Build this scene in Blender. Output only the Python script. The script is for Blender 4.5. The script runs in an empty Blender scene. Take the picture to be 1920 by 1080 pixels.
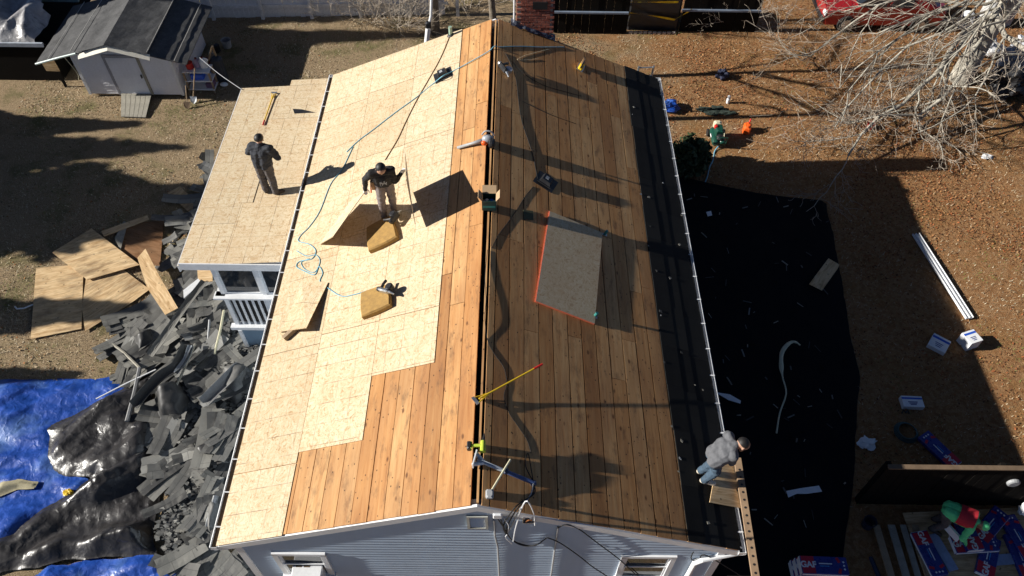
import bpy, bmesh, math, random
import numpy as np
from mathutils import Vector, Matrix, noise as mnoise
random.seed(7); RNG=np.random.default_rng(7)
scene=bpy.context.scene; COL=scene.collection
V=Vector; rad=math.radians

# ---------------------------------------------------------------- camera, sky, sun, exposure
F_PX=1450.0; PITCH=rad(51.4974); YAW=rad(.1006); ROLL=rad(.7365)
CAMPOS=V((.462,-4.537,16.4))
_fw=V((math.sin(YAW)*math.cos(PITCH),math.cos(YAW)*math.cos(PITCH),-math.sin(PITCH)))
_r0=V((math.cos(YAW),-math.sin(YAW),0)); _u0=_r0.cross(_fw)
_rt=_r0*math.cos(ROLL)+_u0*math.sin(ROLL); _up=_u0*math.cos(ROLL)-_r0*math.sin(ROLL)
cd=bpy.data.cameras.new('camera'); cam=bpy.data.objects.new('camera',cd); COL.objects.link(cam)
cam.matrix_world=Matrix((( _rt.x,_up.x,-_fw.x,CAMPOS.x),(_rt.y,_up.y,-_fw.y,CAMPOS.y),(_rt.z,_up.z,-_fw.z,CAMPOS.z),(0,0,0,1)))
cd.sensor_width=36; cd.lens=36*F_PX/1920; cd.clip_end=500; cd.clip_start=.1
scene.camera=cam
SUN_EL=rad(25.7); SUN_AZ=rad(3.5)      # light travels along +X, drifting slightly to +Y
SUN=V((math.cos(SUN_EL)*math.cos(SUN_AZ),math.cos(SUN_EL)*math.sin(SUN_AZ),-math.sin(SUN_EL)))
world=bpy.data.worlds.new('World'); scene.world=world; world.use_nodes=True
wn=world.node_tree; bg=wn.nodes['Background']
sky=wn.nodes.new('ShaderNodeTexSky'); sky.sky_type='NISHITA'; sky.sun_disc=False
sky.sun_elevation=SUN_EL; sky.sun_rotation=math.atan2(-SUN.x,-SUN.y); sky.air_density=.36; sky.dust_density=.15; sky.ozone_density=1.5
wn.links.new(sky.outputs[0],bg.inputs[0]); bg.inputs[1].default_value=.05
sl=bpy.data.lights.new('sun','SUN'); sl.energy=5.0; sl.angle=rad(.53); sl.color=(1.0,.955,.88)
so=bpy.data.objects.new('sun',sl); COL.objects.link(so); so.location=(-30,0,25); so.rotation_euler=SUN.to_track_quat('-Z','Y').to_euler()
scene.view_settings.view_transform='Standard'; scene.view_settings.look='None'
scene.view_settings.exposure=.68; scene.view_settings.gamma=1.0

# ---------------------------------------------------------------- measuring: where a sight line of the photograph meets a real surface
def ray(px,py): return (_fw*F_PX+_rt*(px-960)-_up*(py-540)).normalized()
def hit(px,py,p0,n):
    d=ray(px,py); return CAMPOS+d*((V(p0)-CAMPOS).dot(V(n))/d.dot(V(n)))
def PZ(px,py,z): return hit(px,py,(0,0,z),(0,0,1))
def PY(px,py,y): return hit(px,py,(0,y,0),(0,1,0))
def PX(px,py,x): return hit(px,py,(x,0,0),(1,0,0))
def sstep(a,b,x):
    t=min(1,max(0,(x-a)/(b-a))); return t*t*(3-2*t)
def gz(x,y=0): return -.03*sstep(4.0,11.0,x)
def G(px,py,h=0):
    z=0
    for i in range(6):
        p=PZ(px,py,z+h); z=gz(p.x,p.y)
    return PZ(px,py,z+h)
PA=rad(22.2); CA,SA=math.cos(PA),math.sin(PA); RZ=5.6; HL=12.58
uL=V((-CA,0,-SA)); nL=V((-SA,0,CA)); uR=V((CA,0,-SA)); nR=V((SA,0,CA)); O0=V((0,0,RZ)); YV=V((0,1,0))
def LS(px,py,o=.014): return hit(px,py,O0+nL*o,nL)
def RS(px,py,o=.0): return hit(px,py,O0+nR*o,nR)

# ---------------------------------------------------------------- materials
def nd(nt,t,out=0,props=None,**inp):
    n=nt.nodes.new(t)
    for k,v in (props or {}).items(): setattr(n,k,v)
    for k,v in inp.items():
        key=int(k[1:]) if k[0]=='_' else k.replace('_',' ')
        s=n.inputs[key]
        if isinstance(v,bpy.types.NodeSocket): nt.links.new(v,s)
        else: s.default_value=v
    return n.outputs[out]
def c4(c): return (c[0],c[1],c[2],1) if len(c)==3 else c
def mix(nt,f,a,b,blend='MIX'):
    n=nt.nodes.new('ShaderNodeMix'); n.data_type='RGBA'; n.blend_type=blend
    for i,v in ((0,f),(6,a),(7,b)):
        if isinstance(v,bpy.types.NodeSocket): nt.links.new(v,n.inputs[i])
        else: n.inputs[i].default_value=v if i==0 else c4(v)
    return n.outputs[2]
def ramp(nt,f,st,interp='LINEAR'):
    n=nt.nodes.new('ShaderNodeValToRGB'); n.color_ramp.interpolation=interp; e=n.color_ramp.elements
    while len(e)>1: e.remove(e[-1])
    e[0].position=st[0][0]; e[0].color=c4(st[0][1]) if not isinstance(st[0][1],(int,float)) else (st[0][1],)*3+(1,)
    for p,c in st[1:]:
        x=e.new(p); x.color=c4(c) if not isinstance(c,(int,float)) else (c,c,c,1)
    nt.links.new(f,n.inputs[0]); return n.outputs[0]
def math_(nt,op,a,b=0.0,c=None):
    n=nt.nodes.new('ShaderNodeMath'); n.operation=op
    for i,v in ((0,a),(1,b))+(((2,c),) if c is not None else ()):
        if isinstance(v,bpy.types.NodeSocket): nt.links.new(v,n.inputs[i])
        else: n.inputs[i].default_value=v
    return n.outputs[0]
def mapping(nt,v,scale=(1,1,1),loc=(0,0,0),rot=(0,0,0)):
    n=nt.nodes.new('ShaderNodeMapping'); nt.links.new(v,n.inputs[0])
    for i,x in ((1,loc),(2,rot),(3,scale)):
        if isinstance(x,bpy.types.NodeSocket): nt.links.new(x,n.inputs[i])
        else: n.inputs[i].default_value=x
    return n.outputs[0]
def start(name):
    m=bpy.data.materials.new(name); m.use_nodes=True; nt=m.node_tree
    return m,nt,nt.nodes['Principled BSDF']
def setb(nt,b,**k):
    for kk,v in k.items():
        s=b.inputs[kk.replace('_',' ')]
        if isinstance(v,bpy.types.NodeSocket): nt.links.new(v,s)
        else: s.default_value=v
def pos(nt): return nt.nodes.new('ShaderNodeNewGeometry').outputs['Position']
def uvn(nt): return nt.nodes.new('ShaderNodeTexCoord').outputs['UV']
def objc(nt): return nt.nodes.new('ShaderNodeTexCoord').outputs['Object']
def orand(nt): return nt.nodes.new('ShaderNodeObjectInfo').outputs['Random']
def bump(nt,h,strength=.5,dist=.01): return nd(nt,'ShaderNodeBump',Strength=strength,Distance=dist,Height=h)
_mc={}
def plain(name,col,rough=.6,metal=0,var=.25,scale=6,spec=.5,bmp=0,alpha=None,coat=0):
    """a painted, plastic or cloth surface with uneven wear"""
    if name in _mc: return _mc[name]
    m,nt,b=start(name)
    p=objc(nt)
    n1=nd(nt,'ShaderNodeTexNoise',Vector=p,Scale=scale,Detail=5,Roughness=.6)
    n2=nd(nt,'ShaderNodeTexNoise',Vector=p,Scale=scale*7,Detail=3)
    f=math_(nt,'ADD',math_(nt,'MULTIPLY',n1,.65),math_(nt,'MULTIPLY',n2,.35))
    lo=tuple(x*(1-var) for x in col); hi=tuple(min(1,x*(1+var*.8)) for x in col)
    c=ramp(nt,f,[(.3,lo),(.7,hi)])
    setb(nt,b,Base_Color=c,Roughness=ramp(nt,n1,[(.3,max(0,rough-.12)),(.7,min(1,rough+.12))]),Metallic=metal,Specular_IOR_Level=spec)
    if bmp: setb(nt,b,Normal=bump(nt,n2,bmp,.004))
    if coat: setb(nt,b,Coat_Weight=coat)
    _mc[name]=m; return m

def mat_boards():
    m,nt,b=start('roof_board_wood'); uv=uvn(nt); r=orand(nt)
    off=nd(nt,'ShaderNodeCombineXYZ',X=math_(nt,'MULTIPLY',r,37.0),Y=math_(nt,'MULTIPLY',r,91.0),Z=math_(nt,'MULTIPLY',r,13.0))
    g=mapping(nt,uv,scale=(15,.9,1),loc=off)
    grain=nd(nt,'ShaderNodeTexNoise',Vector=g,Scale=1.0,Detail=6,Roughness=.62,Distortion=.6)
    broad=nd(nt,'ShaderNodeTexNoise',Vector=mapping(nt,uv,scale=(2.2,.55,1),loc=off),Scale=1.0,Detail=3)
    fine=nd(nt,'ShaderNodeTexNoise',Vector=mapping(nt,uv,scale=(90,5,1),loc=off),Scale=1.0,Detail=2)
    base=ramp(nt,grain,[(.22,(.37,.172,.064)),(.45,(.53,.295,.126)),(.75,(.64,.40,.19))])
    tone=ramp(nt,r,[(0,(.68,.58,.5)),(.18,(.95,.84,.72)),(.4,(1,.98,.95)),(.65,(1.1,1.12,1.12)),(.82,(.84,.70,.58)),(1,(1.14,1.18,1.2))])
    c=mix(nt,1.0,base,tone,'MULTIPLY')
    c=mix(nt,ramp(nt,broad,[(.40,0),(.72,.55)]),c,(.29,.135,.06))
    c=mix(nt,math_(nt,'MULTIPLY',ramp(nt,fine,[(.55,0),(.75,1)]),.25),c,(.16,.085,.04))
    # knots
    vo=nd(nt,'ShaderNodeTexVoronoi',Vector=mapping(nt,uv,scale=(4.2,1.9,1),loc=off),Scale=1.0,Randomness=1.0)
    c=mix(nt,ramp(nt,vo,[(.055,.85),(.12,0)]),c,(.11,.045,.02))
    # rows of old nail holes and tar specks
    vs=nd(nt,'ShaderNodeTexVoronoi',Vector=mapping(nt,uv,scale=(10,7,1),loc=off),Scale=1.0)
    c=mix(nt,ramp(nt,vs,[(.085,.9),(.13,0)]),c,(.03,.02,.015))
    st=nd(nt,'ShaderNodeTexNoise',Vector=mapping(nt,uv,scale=(7,2.2,1),loc=off),Scale=1.0,Detail=5,Roughness=.7)
    c=mix(nt,ramp(nt,st,[(.53,0),(.72,.65)]),c,(.10,.060,.038))
    setb(nt,b,Base_Color=c,Roughness=.78,Specular_IOR_Level=.25,Normal=bump(nt,grain,.35,.004))
    return m
def mat_osb(name,tint=(1,1,1),lines=True,grey=0.0):
    m,nt,b=start(name); uv=uvn(nt); r=orand(nt)
    off=nd(nt,'ShaderNodeCombineXYZ',X=math_(nt,'MULTIPLY',r,53.0),Y=math_(nt,'MULTIPLY',r,71.0),Z=0.0)
    w=nd(nt,'ShaderNodeTexNoise',out='Color',Vector=mapping(nt,uv,scale=(5,5,1),loc=off),Scale=1.0,Detail=1)
    warp=nd(nt,'ShaderNodeVectorMath',props={'operation':'ADD'},_0=mapping(nt,uv,loc=off),_1=mapping(nt,w,scale=(.25,.25,0)))
    cols=[]
    for i,(a,sx,sy) in enumerate(((.2,52,15),(1.35,17,55),(-.6,40,18))):
        v=nd(nt,'ShaderNodeTexVoronoi',out='Color',Vector=mapping(nt,warp,scale=(sx,sy,1),rot=(0,0,a)),Scale=1.0)
        cols.append(nd(nt,'ShaderNodeSeparateColor',Color=v))
    f=math_(nt,'ADD',math_(nt,'MULTIPLY',cols[0],.4),math_(nt,'ADD',math_(nt,'MULTIPLY',cols[1],.35),math_(nt,'MULTIPLY',cols[2],.25)))
    T=lambda c:tuple(c[i]*tint[i] for i in range(3))
    c=ramp(nt,f,[(.14,T((.43,.295,.165))),(.30,T((.57,.44,.275))),(.52,T((.62,.51,.345))),(.8,T((.67,.58,.42)))])
    bn=nd(nt,'ShaderNodeTexNoise',Vector=mapping(nt,uv,scale=(1.4,1.4,1),loc=off),Scale=1.0,Detail=4)
    c=mix(nt,ramp(nt,bn,[(.42,0),(.75,.35)]),c,T((.52,.34,.19)))
    sp=nd(nt,'ShaderNodeTexVoronoi',Vector=mapping(nt,uv,scale=(15,15,1),loc=off),Scale=1.0)
    c=mix(nt,ramp(nt,sp,[(.09,.6),(.16,0)]),c,(.22,.1,.04))
    c=mix(nt,1.0,c,ramp(nt,r,[(0,(.90,.88,.84)),(.5,(1,1,1)),(1,(1.05,1.03,1.0))]),'MULTIPLY')
    if grey: c=mix(nt,grey,c,(.30,.29,.25))
    if lines:
        sx=nd(nt,'ShaderNodeSeparateXYZ',Vector=uv); sy=nd(nt,'ShaderNodeSeparateXYZ',out=1,Vector=uv)
        jit=nd(nt,'ShaderNodeTexNoise',Vector=mapping(nt,uv,scale=(3,3,1),loc=off),Scale=1.0,Detail=3)
        brk=ramp(nt,jit,[(.4,.15),(.6,1)])
        for s,per,wd,st in ((sy,.4064,.0065,.85),(sx,.3048,.0055,.6)):
            fr=math_(nt,'ABSOLUTE',math_(nt,'SUBTRACT',math_(nt,'FRACT',math_(nt,'ADD',math_(nt,'MULTIPLY',s,1/per),math_(nt,'MULTIPLY',r,.8 if per>.35 else .3))),.5))
            ln=math_(nt,'LESS_THAN',fr,wd/per)
            c=mix(nt,math_(nt,'MULTIPLY',math_(nt,'MULTIPLY',ln,brk),st),c,(.2,.13,.08))
    setb(nt,b,Base_Color=c,Roughness=.75,Specular_IOR_Level=.2,Normal=bump(nt,f,.12,.002))
    return m
def mat_plywood(name,tint=(1,1,1),dirt=.5):
    m,nt,b=start(name); uv=uvn(nt); r=orand(nt)
    off=nd(nt,'ShaderNodeCombineXYZ',X=math_(nt,'MULTIPLY',r,31.0),Y=math_(nt,'MULTIPLY',r,57.0),Z=0.0)
    g=nd(nt,'ShaderNodeTexNoise',Vector=mapping(nt,uv,scale=(2.2,14,1),loc=off),Scale=1.0,Detail=6,Distortion=1.2)
    d=nd(nt,'ShaderNodeTexNoise',Vector=mapping(nt,uv,scale=(1.1,3.2,1),loc=off),Scale=1.0,Detail=6,Roughness=.7)
    T=lambda c:tuple(c[i]*tint[i] for i in range(3))
    c=ramp(nt,g,[(.3,T((.40,.26,.13))),(.5,T((.58,.42,.24))),(.7,T((.68,.53,.33)))])
    c=mix(nt,ramp(nt,d,[(.46,0),(.72,dirt)]),c,(.13,.085,.05))
    k=nd(nt,'ShaderNodeTexVoronoi',Vector=mapping(nt,uv,scale=(5,5,1),loc=off),Scale=1.0)
    c=mix(nt,ramp(nt,k,[(.06,.8),(.12,0)]),c,(.06,.035,.02))
    setb(nt,b,Base_Color=c,Roughness=.8,Specular_IOR_Level=.2,Normal=bump(nt,g,.2,.003)); return m
def mat_ground():
    m,nt,b=start('dry_lawn_ground'); p=pos(nt)
    sx=nd(nt,'ShaderNodeSeparateXYZ',Vector=p)
    n1=nd(nt,'ShaderNodeTexNoise',Vector=p,Scale=.55,Detail=7,Roughness=.62)
    n2=nd(nt,'ShaderNodeTexNoise',Vector=p,Scale=6,Detail=6,Roughness=.7)
    n3=nd(nt,'ShaderNodeTexNoise',Vector=p,Scale=38,Detail=4,Roughness=.75)
    gr=ramp(nt,n3,[(.30,(.09,.062,.036)),(.45,(.30,.215,.128)),(.60,(.50,.38,.24)),(.8,(.68,.57,.39))])
    gr=mix(nt,ramp(nt,n2,[(.45,0),(.7,.5)]),gr,(.29,.225,.14))
    grn=nd(nt,'ShaderNodeTexNoise',Vector=p,Scale=.9,Detail=6,Roughness=.65)
    gr=mix(nt,math_(nt,'MULTIPLY',ramp(nt,grn,[(.50,0),(.64,1)]),ramp(nt,n3,[(.35,.2),(.6,.75)])),gr,(.075,.10,.025))
    vo=nd(nt,'ShaderNodeTexVoronoi',out='Color',Vector=p,Scale=15)
    vr=nd(nt,'ShaderNodeSeparateColor',Color=vo)
    lf=ramp(nt,vr,[(0,(.09,.045,.022)),(.35,(.24,.115,.05)),(.6,(.36,.19,.085)),(.8,(.45,.29,.15)),(1,(.28,.22,.12))],'CONSTANT')
    lf=mix(nt,ramp(nt,n3,[(.35,.7),(.6,0)]),lf,(.05,.025,.014))
    xm=ramp(nt,math_(nt,'ADD',math_(nt,'MULTIPLY',sx,.05),math_(nt,'MULTIPLY',n1,.9)),[(.52,0),(.78,1)])
    lm=math_(nt,'MULTIPLY',xm,ramp(nt,n2,[(.36,.25),(.58,1)]))
    c=mix(nt,math_(nt,'MULTIPLY',lm,.85),gr,lf)
    c=mix(nt,math_(nt,'MULTIPLY',xm,.5),c,(.40,.19,.07))
    h=math_(nt,'ADD',n3,math_(nt,'MULTIPLY',vr,.5))
    setb(nt,b,Base_Color=c,Roughness=.95,Specular_IOR_Level=.1,Normal=bump(nt,h,1.0,.05)); return m
def mat_tarp(name,col,rough=.3,fade=(.5,.55,.65),fadeamt=.3,spec=.6):
    m,nt,b=start(name); p=pos(nt)
    n=nd(nt,'ShaderNodeTexNoise',Vector=p,Scale=3.2,Detail=4,Roughness=.5,Distortion=1.0)
    n2=nd(nt,'ShaderNodeTexNoise',Vector=p,Scale=1.1,Detail=4)
    cr=nd(nt,'ShaderNodeTexVoronoi',props={'feature':'DISTANCE_TO_EDGE'},Vector=mapping(nt,nd(nt,'ShaderNodeVectorMath',props={'operation':'ADD'},_0=p,_1=mapping(nt,nd(nt,'ShaderNodeTexNoise',out='Color',Vector=p,Scale=5),scale=(.35,.35,.35)))),Scale=3.5)
    c=ramp(nt,n,[(.3,tuple(x*.6 for x in col)),(.7,tuple(min(1,x*1.35) for x in col))])
    c=mix(nt,math_(nt,'MULTIPLY',ramp(nt,n2,[(.5,0),(.75,1)]),fadeamt),c,fade)
    h=math_(nt,'ADD',math_(nt,'MULTIPLY',ramp(nt,cr,[(0,1),(.25,0)]),.35),n)
    setb(nt,b,Base_Color=c,Roughness=ramp(nt,n,[(.3,rough*.75),(.7,rough*1.5)]),Specular_IOR_Level=spec,Normal=bump(nt,h,.5,.03)); return m
def mat_shingle(name,dark=1.0):
    m,nt,b=start(name); p=objc(nt); r=orand(nt)
    n=nd(nt,'ShaderNodeTexNoise',Vector=p,Scale=60,Detail=3,Roughness=.8)
    n2=nd(nt,'ShaderNodeTexNoise',Vector=p,Scale=5,Detail=4)
    D=lambda c:tuple(x*dark for x in c)
    c=ramp(nt,r,[(0,D((.03,.03,.03))),(.22,D((.07,.07,.068))),(.45,D((.16,.155,.145))),(.75,D((.24,.235,.21))),(.93,D((.34,.33,.29))),(1,D((.50,.50,.48)))])
    c=mix(nt,math_(nt,'MULTIPLY',n,.6),c,D((.06,.06,.06))); c=mix(nt,ramp(nt,n2,[(.5,0),(.8,.5)]),c,D((.28,.27,.24)))
    sx=nd(nt,'ShaderNodeSeparateXYZ',Vector=p); sy=nd(nt,'ShaderNodeSeparateXYZ',out=1,Vector=p)
    c=mix(nt,math_(nt,'MULTIPLY',math_(nt,'GREATER_THAN',sy,.0),.45),c,D((.10,.10,.095)))      # headlap half is bare and darker
    cut=math_(nt,'LESS_THAN',math_(nt,'ABSOLUTE',math_(nt,'SUBTRACT',math_(nt,'FRACT',math_(nt,'MULTIPLY',sx,3.1)),.5)),.022)
    c=mix(nt,math_(nt,'MULTIPLY',math_(nt,'MULTIPLY',cut,math_(nt,'LESS_THAN',sy,.0)),.3),c,D((.02,.02,.02)))
    c=mix(nt,math_(nt,'MULTIPLY',math_(nt,'LESS_THAN',math_(nt,'ABSOLUTE',sy),.006),.4),c,D((.02,.02,.02)))
    setb(nt,b,Base_Color=c,Roughness=.85,Specular_IOR_Level=.3,Normal=bump(nt,n,.4,.004)); return m
def mat_bark(name,a,b_,scale=5):
    m,nt,b=start(name); p=pos(nt)
    n=nd(nt,'ShaderNodeTexNoise',Vector=p,Scale=scale,Detail=6,Roughness=.7); n2=nd(nt,'ShaderNodeTexNoise',Vector=p,Scale=scale*5,Detail=4)
    c=ramp(nt,math_(nt,'ADD',math_(nt,'MULTIPLY',n,.6),math_(nt,'MULTIPLY',n2,.4)),[(.34,a),(.62,b_)])
    setb(nt,b,Base_Color=c,Roughness=.9,Specular_IOR_Level=.15,Normal=bump(nt,n2,.6,.02)); return m
def mat_brick():
    m,nt,b=start('chimney_brick_clay'); p=pos(nt); r=orand(nt)
    n=nd(nt,'ShaderNodeTexNoise',Vector=p,Scale=25,Detail=4)
    c=ramp(nt,r,[(0,(.12,.03,.02)),(.5,(.24,.06,.035)),(1,(.34,.11,.07))])
    c=mix(nt,ramp(nt,n,[(.55,0),(.8,.6)]),c,(.42,.38,.34))
    setb(nt,b,Base_Color=c,Roughness=.9,Normal=bump(nt,n,.4,.006)); return m
def mat_glass():
    m,nt,b=start('window_glass'); p=pos(nt)
    n=nd(nt,'ShaderNodeTexNoise',Vector=p,Scale=3,Detail=3)
    setb(nt,b,Base_Color=ramp(nt,n,[(.3,(.012,.016,.022)),(.7,(.03,.036,.045))]),Roughness=.06,Specular_IOR_Level=.8); return m

M={}
M['board']=mat_boards(); M['osb']=mat_osb('osb_sheathing'); M['osb_grey']=mat_osb('osb_weathered',tint=(1.0,.96,.90),lines=False,grey=.2)
M['ply']=mat_plywood('old_plywood',tint=(1.08,1.05,1.0),dirt=.8); M['ply_dark']=mat_plywood('stained_plywood',tint=(.42,.3,.25),dirt=.8); M['ply_clean']=mat_plywood('clean_plywood',tint=(1.15,1.1,1.04),dirt=.2)
M['ground']=mat_ground()
M['blue_tarp']=mat_tarp('blue_tarp_plastic',(.010,.062,.34),.36,(.22,.38,.66),.55); M['black_tarp']=mat_tarp('black_tarp_plastic',(.028,.026,.026),.34,(.10,.092,.09),.4,.55)
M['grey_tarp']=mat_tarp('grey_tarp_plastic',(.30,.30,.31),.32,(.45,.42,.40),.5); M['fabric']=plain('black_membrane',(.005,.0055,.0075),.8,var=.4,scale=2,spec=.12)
M['shingle']=mat_shingle('shingle_granules',.92); M['felt']=mat_shingle('dark_roofing_felt',.05)
M['white']=plain('white_trim_paint',(.72,.73,.74),.45,var=.12,scale=3); M['siding']=plain('blue_grey_siding',(.40,.49,.60),.5,var=.08,scale=1.5,spec=.4)
M['shed_siding']=plain('pale_grey_shed_siding',(.74,.74,.77),.55,var=.12,scale=2)
M['glass']=mat_glass(); M['brick']=mat_brick(); M['mortar']=plain('mortar',(.22,.2,.18),.95,var=.3,scale=10)
M['bark']=mat_bark('pale_bark',(.16,.145,.115),(.48,.45,.38)); M['bark_dark']=mat_bark('grey_brown_bark',(.07,.055,.04),(.28,.24,.19)); M['twig']=mat_bark('twig_bark',(.22,.175,.135),(.46,.40,.325),9)
M['black']=plain('black_plastic',(.018,.018,.02),.45,var=.3); M['rubber']=plain('black_rubber',(.012,.012,.012),.8,var=.3)
M['metal']=plain('galvanised_metal',(.55,.57,.58),.38,metal=.85,var=.2,scale=8); M['grey']=plain('grey_plastic',(.32,.33,.34),.5,var=.2)
M['yellow']=plain('yellow_paint',(.72,.47,.02),.4,var=.2); M['red']=plain('red_paint',(.55,.02,.015),.4,var=.2); M['orange']=plain('orange_plastic',(.85,.12,.015),.45,var=.15)
M['green']=plain('dark_green_paint',(.008,.06,.04),.4,var=.25); M['lime']=plain('lime_plastic',(.45,.55,.05),.45,var=.2); M['blue']=plain('blue_plastic',(.02,.10,.55),.45,var=.2); M['skyblue']=plain('sky_blue_plastic',(.05,.35,.75),.45,var=.15)
M['foam']=plain('mustard_foam',(.36,.215,.065),.95,var=.35,scale=11,bmp=.8); M['card']=plain('cardboard',(.42,.29,.17),.9,var=.15); M['paper']=plain('white_card',(.78,.79,.80),.7,var=.08)
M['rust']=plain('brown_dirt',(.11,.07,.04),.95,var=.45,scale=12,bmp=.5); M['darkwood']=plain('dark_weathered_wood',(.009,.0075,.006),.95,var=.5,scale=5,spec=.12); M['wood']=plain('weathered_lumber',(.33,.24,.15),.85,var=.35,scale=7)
M['greywood']=plain('grey_lumber',(.30,.28,.23),.9,var=.35,scale=7); M['darkred']=plain('maroon_paint',(.16,.012,.012),.35,var=.3)
M['hose_blue']=plain('pale_blue_hose',(.16,.42,.55),.45,var=.2); M['rope']=plain('brown_rope',(.26,.15,.07),.9,var=.3); M['ivory']=plain('ivory_plastic',(.62,.58,.40),.55,var=.15)
M['skin']=plain('skin',(.42,.24,.16),.6,var=.1); M['hair']=plain('black_hair',(.012,.010,.009),.6,var=.3)
M['cl_navy']=plain('dark_jacket_cloth',(.024,.027,.036),.85,var=.3,bmp=.3); M['cl_black']=plain('black_sweatshirt_cloth',(.014,.014,.016),.9,var=.3,bmp=.3); M['cl_grey']=plain('grey_fleece_cloth',(.115,.118,.128),.95,var=.2,bmp=.4)
M['cl_taupe']=plain('taupe_trouser_cloth',(.21,.175,.165),.9,var=.25,bmp=.3); M['cl_char']=plain('charcoal_trouser_cloth',(.085,.075,.075),.9,var=.3,bmp=.3); M['cl_jean']=plain('worn_denim_cloth',(.05,.085,.125),.9,var=.45,bmp=.3)
M['boot']=plain('brown_boot_leather',(.06,.04,.028),.7,var=.3); M['shoe']=plain('cream_shoe',(.62,.55,.44),.7,var=.2); M['cl_red']=plain('red_vest_cloth',(.55,.025,.04),.85,var=.2); M['cl_green']=plain('neon_green_cloth',(.12,.72,.28),.8,var=.15)
M['leaf']=plain('leaf',(.2,.1,.04),.9)
M['mark_blue']=plain('printed_blue_wrap',(.018,.03,.22),.3,var=.2,scale=8,spec=.6); M['mark_red']=plain('printed_red_wrap',(.50,.015,.04),.35,var=.15)
M['stain']=plain('tar_stain',(.04,.028,.018),.9)
M['tape']=plain('caution_tape',(.75,.55,.01),.35,var=.2); M['teal']=plain('teal_metal',(.05,.26,.24),.4,var=.2,metal=.3)
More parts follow.
